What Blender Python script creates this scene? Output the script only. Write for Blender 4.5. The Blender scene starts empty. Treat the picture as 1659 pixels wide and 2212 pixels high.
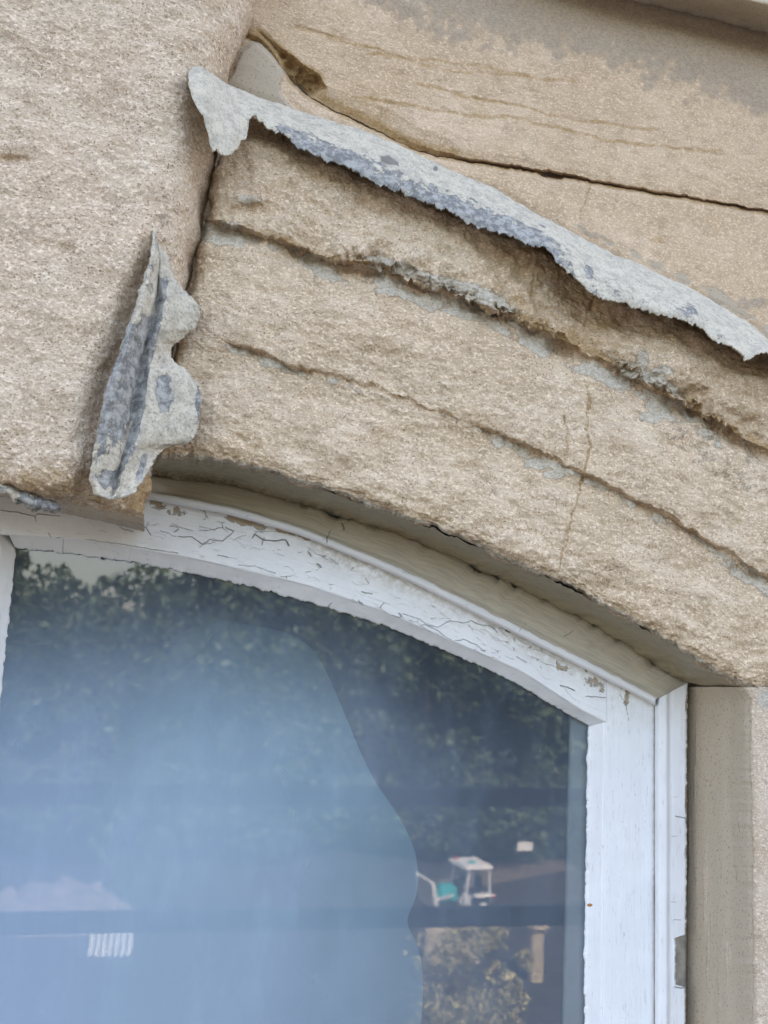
import bpy, math, random
import numpy as np
from mathutils import Vector, Matrix
R = math.radians
rng = np.random.default_rng(7)
random.seed(7)
SC = bpy.context.scene

# ------------------------------------------------------------------ camera
W, H, F, D = 1659.0, 2212.0, 1661.0, 0.75
def _basis(yaw, pitch, roll):
    a, b, c = R(yaw), R(pitch), R(roll)
    f = np.array([math.sin(a)*math.cos(b), math.cos(a)*math.cos(b), math.sin(b)])
    r0 = np.array([math.cos(a), -math.sin(a), 0.0]); u0 = np.cross(r0, f)
    return f, r0*math.cos(c)+u0*math.sin(c), u0*math.cos(c)-r0*math.sin(c)
FW, RT, UP = _basis(10, 11, 3.8)
CAM = np.array([0, -D, 0.0])
cd = bpy.data.cameras.new('camera'); co = bpy.data.objects.new('camera', cd); SC.collection.objects.link(co)
co.matrix_world = Matrix(((RT[0], UP[0], -FW[0], CAM[0]), (RT[1], UP[1], -FW[1], CAM[1]), (RT[2], UP[2], -FW[2], CAM[2]), (0, 0, 0, 1)))
cd.sensor_fit = 'VERTICAL'; cd.sensor_height = 24; cd.sensor_width = 24; cd.lens = 24*F/H
cd.clip_start = 0.02; cd.clip_end = 1000
SC.camera = co
cd.dof.use_dof = True; cd.dof.focus_distance = .80; cd.dof.aperture_fstop = 4.8      # a phone held close: the far yard is out of focus

# ------------------------------------------------------------------ light
SUN_EL, SUN_AZ = 48.0, 12.0                 # the sun stands behind the building (over +Y)
w = bpy.data.worlds.new('World'); SC.world = w; w.use_nodes = True
nt = w.node_tree; bg = nt.nodes['Background']
sky = nt.nodes.new('ShaderNodeTexSky'); sky.sky_type = 'NISHITA'; sky.sun_disc = False
sky.sun_elevation = R(SUN_EL); sky.sun_rotation = R(SUN_AZ)
sky.air_density = 1.0; sky.dust_density = 3.0; sky.ozone_density = 0.6
warm = nt.nodes.new('ShaderNodeMix'); warm.data_type = 'RGBA'; warm.blend_type = 'MULTIPLY'; warm.inputs[0].default_value = 1   # thin bright haze: a whiter sky
warm.inputs[7].default_value = (1.17, .99, .865, 1)
nt.links.new(sky.outputs[0], warm.inputs[6]); nt.links.new(warm.outputs[2], bg.inputs[0]); bg.inputs[1].default_value = 0.15
sd = bpy.data.lights.new('sun', 'SUN'); sd.energy = 3.2; sd.angle = R(0.5); sd.color = (1, .93, .82)
so = bpy.data.objects.new('sun', sd); SC.collection.objects.link(so)
sdir = Vector((math.sin(R(SUN_AZ))*math.cos(R(SUN_EL)), math.cos(R(SUN_AZ))*math.cos(R(SUN_EL)), math.sin(R(SUN_EL))))
so.rotation_euler = sdir.to_track_quat('Z', 'Y').to_euler(); so.location = sdir*40
SC.view_settings.view_transform = 'Standard'; SC.view_settings.look = 'None'
SC.view_settings.exposure = 2.85; SC.view_settings.gamma = 1
SC.cycles.max_bounces = 8; SC.cycles.transparent_max_bounces = 12

# ------------------------------------------------------------------ helpers
def un(px, py, y):
    """point on the plane Y = y seen at pixel (px,py) of the 1659x2212 picture (arrays)"""
    px, py, y = np.broadcast_arrays(np.asarray(px, float), np.asarray(py, float), np.asarray(y, float))
    d = FW + RT*((px-W/2)/F)[..., None] + UP*((H/2-py)/F)[..., None]
    t = (y+D)/d[..., 1]
    return CAM + d*t[..., None]
def C(*pts):
    xs = np.array([p[0] for p in pts], float); ys = np.array([p[1] for p in pts], float)
    return lambda x: np.interp(x, xs, ys)
def gsm(a, s, axis=0):
    if s <= 0: return a
    n = int(3*s)+1; k = np.exp(-.5*(np.arange(-n, n+1)/s)**2); k /= k.sum()
    a = np.moveaxis(a, axis, 0)
    lo = 2*a[:1]-a[1:n+1][::-1]; hi = 2*a[-1:]-a[-n-1:-1][::-1]
    p = np.concatenate([lo, a, hi]); o = np.zeros_like(a)
    for i, q in enumerate(k): o += q*p[i:i+len(a)]
    return np.moveaxis(o, 0, axis)
def SM(*pts, s=18):
    """smoothed curve"""
    f = C(*pts); x = np.arange(pts[0][0]-60, pts[-1][0]+61, 2.0)
    a = (pts[1][1]-pts[0][1])/(pts[1][0]-pts[0][0]); b = (pts[-1][1]-pts[-2][1])/(pts[-1][0]-pts[-2][0])
    y = f(x); y = np.where(x < pts[0][0], pts[0][1]+a*(x-pts[0][0]), y); y = np.where(x > pts[-1][0], pts[-1][1]+b*(x-pts[-1][0]), y)
    y = gsm(y, s/2)
    return lambda q: np.interp(q, x, y)
def sstep(a, b, x):
    t = np.clip((x-a)/(b-a), 0, 1); return t*t*(3-2*t)
_perm = rng.permutation(256); _perm = np.concatenate([_perm, _perm, _perm])
_grad = rng.normal(size=(256, 3)); _grad /= np.linalg.norm(_grad, axis=1)[:, None]
def pn(p):
    """perlin noise of an (...,3) array"""
    i = np.floor(p).astype(int); f = p-i; i &= 255
    u = f*f*f*(f*(f*6-15)+10); o = 0
    for dx in (0, 1):
        for dy in (0, 1):
            for dz in (0, 1):
                h = _perm[_perm[_perm[i[..., 0]+dx & 255]+(i[..., 1]+dy & 255)]+(i[..., 2]+dz & 255)]
                g = _grad[h & 255]
                wgt = (u[..., 0] if dx else 1-u[..., 0])*(u[..., 1] if dy else 1-u[..., 1])*(u[..., 2] if dz else 1-u[..., 2])
                o = o + wgt*(g[..., 0]*(f[..., 0]-dx)+g[..., 1]*(f[..., 1]-dy)+g[..., 2]*(f[..., 2]-dz))
    return o
def fbm(p, sc, octs=3, gain=.5, off=0.0):
    o = 0; a = 1
    q = p*sc+off
    for _ in range(octs):
        o = o+a*pn(q); q = q*2.03+17.1; a *= gain
    return o
def jag(x, f1, amp, off=0.0):
    z = np.zeros_like(x)
    return amp*(fbm(np.stack([x*f1, z+off, z], -1), 1.0, 4, .65)*1.6)
def seg_dist(px, py, pts):
    d = np.full(px.shape, 1e9)
    for (x0, y0), (x1, y1) in zip(pts[:-1], pts[1:]):
        vx, vy = x1-x0, y1-y0; t = np.clip(((px-x0)*vx+(py-y0)*vy)/(vx*vx+vy*vy), 0, 1)
        d = np.minimum(d, np.hypot(px-x0-t*vx, py-y0-t*vy))
    return d
def in_poly(px, py, pts):
    """signed distance, negative inside"""
    ins = np.zeros(px.shape, bool); n = len(pts)
    for k in range(n):
        (x0, y0), (x1, y1) = pts[k], pts[(k+1) % n]
        c = ((y0 > py) != (y1 > py)) & (px < (x1-x0)*(py-y0)/((y1-y0) if y1 != y0 else 1e-9)+x0)
        ins ^= c
    d = seg_dist(px, py, list(pts)+[pts[0]])
    return np.where(ins, -d, d)
def link(ob, parent=None):
    SC.collection.objects.link(ob)
    if parent: ob.parent = parent
    return ob
def tag(o, label=None, cat=None, group=None, kind=None):
    if label: o['label'] = label
    if cat: o['category'] = cat
    if group: o['group'] = group
    if kind: o['kind'] = kind
    return o
def empty(name, loc=(0, 0, 0), rz=0):
    o = bpy.data.objects.new(name, None); o.location = loc; o.rotation_euler = (0, 0, rz); o.empty_display_size = .1
    return link(o)
def grid_mesh(name, P, mat, parent=None, mask=None, uv=None, thick=0):
    nr, nc = P.shape[:2]
    me = bpy.data.meshes.new(name)
    idx = np.arange(nr*nc).reshape(nr, nc)
    q = np.stack([idx[:-1, :-1], idx[1:, :-1], idx[1:, 1:], idx[:-1, 1:]], -1).reshape(-1, 4)
    me.vertices.add(nr*nc); me.vertices.foreach_set('co', P.reshape(-1).astype(np.float32))
    me.loops.add(q.size); me.loops.foreach_set('vertex_index', q.reshape(-1).astype(np.int32))
    me.polygons.add(len(q)); me.polygons.foreach_set('loop_start', np.arange(0, q.size, 4, dtype=np.int32))
    me.polygons.foreach_set('use_smooth', np.ones(len(q), bool))
    me.update(calc_edges=True); me.validate()
    if mask is not None:
        ca = me.color_attributes.new('mask', 'FLOAT_COLOR', 'POINT')
        m4 = np.zeros((nr*nc, 4), np.float32); m4[:, :mask.shape[-1]] = mask.reshape(nr*nc, -1)
        ca.data.foreach_set('color', m4.reshape(-1))
    if uv is not None:
        ul = me.uv_layers.new(name='UVMap')
        ul.data.foreach_set('uv', uv.reshape(-1, 2)[q.reshape(-1)].astype(np.float32).reshape(-1))
    me.materials.append(mat)
    o = link(bpy.data.objects.new(name, me), parent)
    if thick:
        md = o.modifiers.new('solid', 'SOLIDIFY'); md.thickness = thick; md.offset = 0
    return o
def nrm(P):
    a = np.gradient(P, axis=0); b = np.gradient(P, axis=1)
    n = np.cross(a, b); n /= np.linalg.norm(n, axis=-1)[..., None]+1e-12
    s = np.sign((n*(CAM-P)).sum(-1)); s[s == 0] = 1
    return n*s[..., None]
def interp_rails(rails, ns, smooth=1.5):
    """rails: list of (N,3) arrays of (px,py,depth); ns: rows per span"""
    out = []
    for k, n in enumerate(ns):
        t = (np.arange(n)/n)[:, None, None]
        out.append(rails[k][None]*(1-t)+rails[k+1][None]*t)
    out.append(rails[-1][None]); G = np.concatenate(out)
    if smooth: 
        S = gsm(G, smooth, 0); S[0] = G[0]; S[-1] = G[-1]; G = S
    return G
def uv_of(P):
    du = np.linalg.norm(np.diff(P, axis=1), axis=-1); dv = np.linalg.norm(np.diff(P, axis=0), axis=-1)
    u = np.concatenate([np.zeros((P.shape[0], 1)), np.cumsum(du, 1)], 1).mean(0)
    v = np.concatenate([np.zeros((1, P.shape[1])), np.cumsum(dv, 0)], 0).mean(1)
    U, V = np.meshgrid(u, v); return np.stack([U, V], -1)

# ------------------------------------------------------------------ materials
def mat(name):
    m = bpy.data.materials.new(name); m.use_nodes = True
    n = m.node_tree.nodes; return m, n, m.node_tree.links, n['Principled BSDF']
class NB:
    def __init__(s, m): s.t = m.node_tree; s.n = s.t.nodes; s.l = s.t.links
    def new(s, t, **k):
        x = s.n.new(t)
        for a, b in k.items(): setattr(x, a, b)
        return x
    def put(s, sock, v):
        if isinstance(v, (int, float)): sock.default_value = v
        elif isinstance(v, (tuple, list)): sock.default_value = tuple(v)+((1,) if len(v) == 3 and len(sock.default_value) == 4 else ())
        else: s.l.new(v, sock)
    def noise(s, vec, scale, detail=3, rough=.55, dist=0):
        x = s.new('ShaderNodeTexNoise'); s.l.new(vec, x.inputs['Vector']); x.inputs['Scale'].default_value = scale
        x.inputs['Detail'].default_value = detail; x.inputs['Roughness'].default_value = rough; x.inputs['Distortion'].default_value = dist
        return x.outputs['Fac']
    def voro(s, vec, scale, feature='F1', out='Distance', rand=1):
        x = s.new('ShaderNodeTexVoronoi', feature=feature); s.l.new(vec, x.inputs['Vector']); x.inputs['Scale'].default_value = scale
        x.inputs['Randomness'].default_value = rand
        return x.outputs[out]
    def rng(s, v, a, b, c=0., d=1.):
        x = s.new('ShaderNodeMapRange', interpolation_type='SMOOTHSTEP'); s.put(x.inputs[0], v)
        for i, q in zip((1, 2, 3, 4), (a, b, c, d)): x.inputs[i].default_value = q
        return x.outputs[0]
    def mix(s, f, a, b, mode='MIX'):
        x = s.new('ShaderNodeMix', data_type='RGBA', blend_type=mode); s.put(x.inputs[0], f); s.put(x.inputs[6], a); s.put(x.inputs[7], b)
        return x.outputs[2]
    def math(s, op, a, b=0., c=0.):
        x = s.new('ShaderNodeMath', operation=op); s.put(x.inputs[0], a); s.put(x.inputs[1], b); s.put(x.inputs[2], c); return x.outputs[0]
    def scale(s, vec, v):
        x = s.new('ShaderNodeVectorMath', operation='MULTIPLY'); s.l.new(vec, x.inputs[0]); x.inputs[1].default_value = v; return x.outputs[0]
    def warp(s, vec, scale, amt):
        x = s.new('ShaderNodeTexNoise'); s.l.new(vec, x.inputs['Vector']); x.inputs['Scale'].default_value = scale
        a = s.new('ShaderNodeVectorMath', operation='SUBTRACT'); s.l.new(x.outputs['Color'], a.inputs[0]); a.inputs[1].default_value = (.5, .5, .5)
        b = s.new('ShaderNodeVectorMath', operation='SCALE'); s.l.new(a.outputs[0], b.inputs[0]); b.inputs['Scale'].default_value = amt
        c = s.new('ShaderNodeVectorMath', operation='ADD'); s.l.new(vec, c.inputs[0]); s.l.new(b.outputs[0], c.inputs[1]); return c.outputs[0]
    def bump(s, h, strength, dist, prev=None):
        x = s.new('ShaderNodeBump'); s.put(x.inputs['Height'], h); x.inputs['Strength'].default_value = strength; x.inputs['Distance'].default_value = dist
        if prev is not None: s.l.new(prev, x.inputs['Normal'])
        return x.outputs[0]

def stone_mat(name, base, light, dark, ochre=(.36, .235, .105), crust=(.57, .52, .42), smooth=(.40, .335, .25), grain=1.0, bump=1.0, dk=.56, cs=.035, rimk=.45):
    m, n, l, b = mat(name); k = NB(m)
    vec = k.new('ShaderNodeNewGeometry').outputs['Position']
    at = k.new('ShaderNodeAttribute', attribute_name='mask'); sep = k.new('ShaderNodeSeparateColor'); l.new(at.outputs['Color'], sep.inputs[0])
    r_, g_, b_ = sep.outputs
    big = k.noise(vec, 14, 4, .6); med = k.noise(vec, 62, 4, .65)
    sv = k.scale(vec, (1, 1, 1.5))
    fine = k.noise(sv, 520*grain, 3, .7); fine2 = k.noise(sv, 270*grain, 3, .65)
    pits = k.voro(k.warp(sv, 300, .0025), 400*grain)
    col = k.mix(k.rng(big, .35, .68), base, light)
    hue = k.noise(vec, 7.5, 3, .55, .3)
    col = k.mix(k.math('MULTIPLY', k.rng(hue, .52, .72), .6), col, (base[0]*1.03, base[1]*.99, base[2]*.98))
    col = k.mix(k.math('MULTIPLY', k.rng(hue, .46, .28), .55), col, (base[0]*.93, base[1]*.90, base[2]*.80))
    ero = k.noise(k.scale(vec, (1, 1, 2.0)), 34, 5, .7)
    col = k.mix(k.math('MULTIPLY', k.rng(ero, .54, .70), .5), col, tuple(c*.62 for c in base))
    col = k.mix(k.math('MULTIPLY', k.rng(med, .45, .72), .55), col, tuple(c*.72 for c in base))
    col = k.mix(k.math('MULTIPLY', k.rng(fine2, .5, .66), .8), col, tuple(min(1, c*1.32) for c in light))
    col = k.mix(k.math('MULTIPLY', k.rng(fine, dk, dk+.09), k.rng(k.noise(vec, 38, 4, .65), .36, .62, .5, 1.)), col, dark)
    col = k.mix(k.math('MULTIPLY', k.rng(pits, .22, .05), k.rng(k.noise(vec, 120, 2), .52, .60)), col, tuple(c*.35 for c in dark))
    # iron stained, crusted and smooth mortared places
    oc = k.mix(k.math('MULTIPLY', k.rng(fine, .45, .65), .7), ochre, tuple(c*.5 for c in ochre))
    oc = k.mix(k.math('MULTIPLY', k.rng(fine2, .5, .7), .6), oc, tuple(min(1, c*1.7) for c in ochre))
    gm = k.rng(k.math('ADD', g_, k.math('MULTIPLY', k.math('SUBTRACT', med, .5), .9)), .3, .75)
    col = k.mix(k.math('MULTIPLY', gm, .8), col, oc)
    cr = k.mix(k.rng(fine2, .42, .62), crust, tuple(c*.62 for c in crust))
    cr = k.mix(k.math('MULTIPLY', k.rng(fine, .54, .66), .6), cr, tuple(c*.35 for c in crust))
    edge = k.math('ADD', r_, k.math('MULTIPLY', k.math('SUBTRACT', k.noise(vec, 95, 5, .72), .5), 1.1))
    cm = k.rng(edge, .505-cs, .505+cs)
    col = k.mix(k.math('MULTIPLY', cm, .8), col, cr)
    rim = k.math('MULTIPLY', k.rng(edge, .42, .47), k.rng(edge, .53, .48)); col = k.mix(k.math('MULTIPLY', rim, rimk), col, tuple(c*.7 for c in dark))
    sm = k.rng(k.math('ADD', b_, k.math('MULTIPLY', k.math('SUBTRACT', med, .5), .35)), .42, .56)
    smc = k.mix(k.rng(k.noise(vec, 420, 2), .6, .68), smooth, tuple(c*.55 for c in smooth))
    col = k.mix(k.math('MULTIPLY', sm, .92), col, smc)
    l.new(col, b.inputs['Base Color']); b.inputs['Roughness'].default_value = .95; b.inputs['Specular IOR Level'].default_value = .15
    rough = k.math('SUBTRACT', 1., k.math('MULTIPLY', sm, .75))
    h = k.math('ADD', k.math('MULTIPLY', fine2, .6), k.math('MULTIPLY', fine, .55))
    h = k.math('ADD', k.math('MULTIPLY', h, rough), k.math('MULTIPLY', cm, .45))
    h = k.math('SUBTRACT', h, k.math('MULTIPLY', k.math('MULTIPLY', k.rng(pits, .25, .0), rough), .25))
    h = k.math('ADD', h, k.math('MULTIPLY', k.math('MULTIPLY', ero, rough), .9))
    l.new(k.bump(h, .85, .0017*bump), b.inputs['Normal'])
    return m
M_ARCH = stone_mat('arch_stone', (.515, .392, .262), (.62, .495, .355), (.19, .125, .07), grain=.9, bump=1.1, dk=.555)
M_BLOCK = stone_mat('block_stone', (.525, .41, .292), (.635, .52, .395), (.20, .13, .08), grain=.8, bump=1.2, dk=.545)
M_WALL = stone_mat('wall_stone', (.48, .353, .23), (.55, .42, .29), (.22, .14, .08), crust=(.385, .315, .235), grain=1.15, bump=.6, dk=.575, cs=.13, rimk=.12)
M_JAMB = stone_mat('jamb_stone', (.47, .375, .275), (.57, .47, .365), (.23, .16, .105), crust=(.50, .46, .39), smooth=(.47, .395, .295), grain=1.1, bump=.5, rimk=0., cs=.07)

def lead_mat():
    m, n, l, b = mat('painted_lead'); k = NB(m)
    vec = k.new('ShaderNodeNewGeometry').outputs['Position']
    at = k.new('ShaderNodeAttribute', attribute_name='mask'); sep = k.new('ShaderNodeSeparateColor'); l.new(at.outputs['Color'], sep.inputs[0])
    fine = k.noise(vec, 380, 4, .75); med = k.noise(vec, 80, 5, .65)
    paint = k.mix(k.rng(med, .4, .65), (.53, .475, .37), (.385, .345, .275))
    paint = k.mix(k.math('MULTIPLY', k.rng(fine, .52, .64), .7), paint, (.22, .21, .19))
    paint = k.mix(k.math('MULTIPLY', k.rng(fine, .47, .36), .5), paint, (.58, .55, .48))
    lead = k.mix(k.rng(k.noise(vec, 120, 4, .65), .4, .62), (.165, .162, .155), (.35, .34, .31))
    lead = k.mix(k.math('MULTIPLY', k.rng(fine, .55, .65), .6), lead, (.47, .47, .45))
    e = k.math('ADD', sep.outputs[0], k.math('MULTIPLY', k.math('SUBTRACT', k.noise(k.warp(vec, 210, .004), 85, 5, .68), .5), 1.25))
    cm = k.rng(e, .49, .53)
    col = k.mix(cm, paint, lead)
    rim = k.math('MULTIPLY', k.rng(e, .44, .50), k.rng(e, .56, .52))
    col = k.mix(k.math('MULTIPLY', rim, .45), col, (.12, .12, .12))
    col = k.mix(k.math('MULTIPLY', sep.outputs[1], .75), col, (.09, .088, .085))
    l.new(col, b.inputs['Base Color']); b.inputs['Roughness'].default_value = .82; b.inputs['Specular IOR Level'].default_value = .25
    h = k.math('ADD', k.math('MULTIPLY', fine, .5), k.math('MULTIPLY', k.math('SUBTRACT', 1., cm), .5))
    h = k.math('ADD', h, k.math('MULTIPLY', k.rng(k.voro(vec, 330), .3, .05), -.25))
    l.new(k.bump(h, .8, .0016), b.inputs['Normal'])
    return m
M_LEAD = lead_mat()

def paint_mat(name, white=(.79, .79, .785), wood=(.42, .335, .225), crk=(42, 120), crack_amt=.5, flake=True, grime_shade=(.42, .37, .27), along='u'):
    """cracked oil paint; UV in metres (u along the member, v across)"""
    m, n, l, b = mat(name); k = NB(m)
    uv = k.new('ShaderNodeUVMap').outputs[0]; pos = k.new('ShaderNodeNewGeometry').outputs['Position']
    at = k.new('ShaderNodeAttribute', attribute_name='mask'); sep = k.new('ShaderNodeSeparateColor'); l.new(at.outputs['Color'], sep.inputs[0])
    mr, mg, mb = sep.outputs; ma = at.outputs['Alpha']
    wv = k.warp(k.warp(uv, 60, .010), 300, .0022)
    cv = k.scale(wv, (crk[0], crk[1], 1))
    d = k.voro(cv, 1.0, 'DISTANCE_TO_EDGE')
    reg = k.math('MULTIPLY', k.math('ADD', k.math('SUBTRACT', k.noise(uv, 14, 3, .6), .52), k.math('MULTIPLY', mg, .16)), 1.1)
    gate = k.rng(k.math('ADD', k.noise(k.scale(uv, (crk[0]*1.3, crk[1]*1.1, 1)), 1.0, 2, .5), reg), .66-.10*crack_amt, .72-.10*crack_amt)
    crack = k.math('MULTIPLY', k.rng(d, .020, .004), gate)
    cv2 = k.scale(k.warp(uv, 90, .004), (crk[0]*1.1, crk[1]*2.6, 1))
    d2 = k.voro(cv2, 1.0, 'DISTANCE_TO_EDGE')
    gate2 = k.rng(k.noise(k.scale(uv, (60, 260, 1)), 1.0, 2), .57, .63)
    hair = k.math('MULTIPLY', k.rng(d2, .04, .0), k.math('MULTIPLY', gate2, .38))
    col = k.mix(k.rng(k.noise(pos, 20, 4), .3, .7), white, tuple(c*.93 for c in white))
    streak = k.noise(k.scale(uv, (14, 420, 1)), 1.0, 3)
    col = k.mix(k.math('MULTIPLY', k.rng(streak, .5, .75), .22), col, (.5, .49, .47))
    gr = k.math('MULTIPLY', mb, k.rng(k.noise(pos, 130, 4, .7), .36, .62))
    col = k.mix(gr, col, grime_shade)
    col = k.mix(hair, col, (.34, .32, .29))
    if flake:
        fl = k.math('ADD', mr, k.math('MULTIPLY', k.math('SUBTRACT', k.noise(k.warp(pos, 160, .006), 42, 4, .6), .5), 1.1))
        fm = k.rng(fl, .52, .545)
        wd = k.mix(k.rng(k.noise(k.scale(uv, (30, 500, 1)), 1., 3), .35, .65), wood, tuple(c*.8 for c in wood))
        col = k.mix(fm, col, wd)
        rim = k.math('MULTIPLY', k.rng(fl, .485, .52), k.rng(fl, .545, .525))
        col = k.mix(k.math('MULTIPLY', rim, .6), col, (.16, .14, .12))
    else: fm = 0.
    crack = k.math('MAXIMUM', k.math('MULTIPLY', crack, .7), k.math('MULTIPLY', k.rng(ma, .15, 1.), .8))
    col = k.mix(crack, col, (.075, .066, .055))
    l.new(col, b.inputs['Base Color']); b.inputs['Roughness'].default_value = .42; b.inputs['Specular IOR Level'].default_value = .4
    h = k.math('SUBTRACT', k.math('MULTIPLY', streak, .12), crack)
    h = k.math('SUBTRACT', h, k.math('MULTIPLY', hair, .5)); h = k.math('SUBTRACT', h, k.math('MULTIPLY', fm, .8))
    h = k.math('SUBTRACT', h, k.math('MULTIPLY', k.rng(d, .12, .0), k.math('MULTIPLY', gate, -.35)))   # lifted lips
    l.new(k.bump(h, .8, .0012), b.inputs['Normal'])
    return m
M_PAINT = paint_mat('cracked_white_paint', crack_amt=.6, crk=(26, 78))
M_BEAD = paint_mat('bead_paint', crack_amt=.1, crk=(26, 10), wood=(.62, .56, .445))
M_PUTTY = paint_mat('putty_paint', white=(.74, .74, .74), crack_amt=.1, crk=(40, 14))
M_JPAINT = paint_mat('jamb_paint', white=(.80, .80, .80), crack_amt=-1.2, crk=(12, 150))
M_JPUTTY = paint_mat('jamb_putty_paint', white=(.80, .80, .80), crack_amt=-.5, crk=(30, 60), wood=(.50, .21, .06))
M_SOFFIT = paint_mat('soffit_paint', white=(.37, .315, .205), wood=(.46, .32, .15), crack_amt=.0, crk=(12, 90), grime_shade=(.17, .135, .085))
def simple(name, col, rough=.8, var=.25, sc=30, spec=.3, metal=0, bump=0):
    m, n, l, b = mat(name); k = NB(m); vec = k.new('ShaderNodeNewGeometry').outputs['Position']
    nz = k.noise(vec, sc, 4, .6)
    l.new(k.mix(k.rng(nz, .3, .7), col, tuple(c*(1-var) for c in col)), b.inputs['Base Color'])
    b.inputs['Roughness'].default_value = rough; b.inputs['Specular IOR Level'].default_value = spec; b.inputs['Metallic'].default_value = metal
    if bump: l.new(k.bump(nz, .7, bump), b.inputs['Normal'])
    return m
def glass_mat():
    m, n, l, b = mat('window_glass'); k = NB(m); n.remove(b)
    tr = k.new('ShaderNodeBsdfTransparent'); gl = k.new('ShaderNodeBsdfGlossy'); gl.inputs['Roughness'].default_value = 0.012
    df = k.new('ShaderNodeBsdfDiffuse'); df.inputs[0].default_value = (.47, .58, .73, 1)
    tr.inputs[0].default_value = (.93, .96, .95, 1)
    fr = k.new('ShaderNodeFresnel'); fr.inputs[0].default_value = 1.85
    vec = k.new('ShaderNodeNewGeometry').outputs['Position']
    sx = k.new('ShaderNodeSeparateXYZ'); l.new(vec, sx.inputs[0])
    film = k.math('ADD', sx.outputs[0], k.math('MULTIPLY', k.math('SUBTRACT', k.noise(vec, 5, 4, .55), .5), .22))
    dust_shade = k.rng(film, .02, .30, .40, .145)                     # a film of dust, thicker towards the middle of the window
    film_shade = k.math('ADD', sx.outputs[2], k.math('MULTIPLY', k.math('SUBTRACT', k.noise(vec, 4, 4, .55), .5), .12))
    dust_shade = k.math('MULTIPLY', dust_shade, k.rng(film_shade, .14, -.22, .16, 1.05))   # thinned towards the top: shade under the arch put into the film
    dust_shade = k.math('ADD', dust_shade, k.math('MULTIPLY', k.rng(k.noise(k.scale(vec, (1, 1, .35)), 26, 5, .65), .4, .75), .05))
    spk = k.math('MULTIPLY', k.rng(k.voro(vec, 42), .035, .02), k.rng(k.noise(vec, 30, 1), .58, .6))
    dust_shade = k.math('ADD', dust_shade, k.math('MULTIPLY', spk, .35))
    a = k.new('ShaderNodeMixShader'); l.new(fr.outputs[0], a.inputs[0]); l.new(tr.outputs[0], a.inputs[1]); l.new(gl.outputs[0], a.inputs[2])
    c = k.new('ShaderNodeMixShader'); k.put(c.inputs[0], dust_shade); l.new(a.outputs[0], c.inputs[1]); l.new(df.outputs[0], c.inputs[2])
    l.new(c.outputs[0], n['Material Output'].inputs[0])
    return m
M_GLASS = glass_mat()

# ------------------------------------------------------------------ the lines of the carving (picture pixels)
XJ = SM((-300, 640), (0, 553), (60, 540), (110, 522), (165, 495), (260, 478), (335, 470), (400, 455), (520, 432), (640, 405), (740, 380), (830, 360), (940, 338), (1020, 324), (1110, 301), (1300, 260), s=24)
U = SM((200, 60), (413, 140), (437, 147), (470, 168), (500, 187), (560, 212), (640, 238), (720, 265), (800, 287), (860, 317), (900, 335), (960, 362), (1010, 385), (1060, 405), (1120, 440), (1180, 475), (1240, 505), (1300, 538), (1430, 595), (1500, 630), (1560, 665), (1620, 700), (1659, 733), (1800, 850), s=14)
L = C((405, 165), (411, 190), (418, 215), (428, 235), (440, 252), (447, 285), (455, 315), (470, 328), (482, 337), (495, 338), (508, 322), (518, 312), (528, 303), (534, 288), (536, 258), (548, 252), (560, 262), (580, 280), (600, 290), (625, 300), (640, 320), (700, 345), (740, 355), (800, 390), (850, 410), (900, 432), (960, 455), (1010, 480), (1060, 498), (1100, 510), (1140, 528), (1175, 533), (1190, 545), (1200, 560), (1220, 580), (1250, 605), (1270, 630), (1300, 645), (1350, 655), (1390, 672), (1420, 680), (1470, 690), (1510, 705), (1540, 735), (1575, 750), (1597, 765), (1606, 783), (1630, 770), (1659, 758), (1700, 775), (1800, 850))
LS = SM((300, 190), (540, 265), (640, 320), (740, 355), (850, 410), (960, 455), (1060, 498), (1175, 533), (1250, 605), (1350, 655), (1470, 690), (1575, 750), (1659, 790), (1800, 880), s=40)
C1 = SM((250, 440), (380, 462), (465, 480), (600, 517), (720, 567), (800, 578), (880, 603), (1000, 645), (1100, 682), (1200, 735), (1290, 778), (1400, 832), (1480, 877), (1540, 910), (1659, 977), (1800, 1060), s=24)
C2 = SM((250, 690), (420, 715), (510, 742), (620, 785), (730, 812), (900, 870), (1060, 926), (1180, 985), (1260, 1022), (1400, 1092), (1550, 1180), (1659, 1247), (1800, 1340), s=24)
E = SM((250, 975), (345, 987), (440, 992), (560, 1012), (700, 1060), (850, 1112), (950, 1147), (1100, 1212), (1250, 1282), (1380, 1352), (1500, 1422), (1590, 1478), (1625, 1489), (1800, 1500), s=18)
FL = SM((250, 1012), (340, 1027), (500, 1045), (700, 1100), (900, 1165), (1100, 1255), (1300, 1355), (1485, 1475), s=20)
JT = SM((300, 20), (440, 60), (560, 85), (600, 130), (630, 185), (700, 228), (780, 265), (830, 290), (900, 328), (1000, 347), (1100, 362), (1190, 376), (1300, 397), (1500, 431), (1659, 459), (1800, 485), s=20)

STONE = empty('stone_wall', (0, 0, 0))
tag(STONE, 'weathered sandstone wall with moulded arch over a white window', 'wall')

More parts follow.
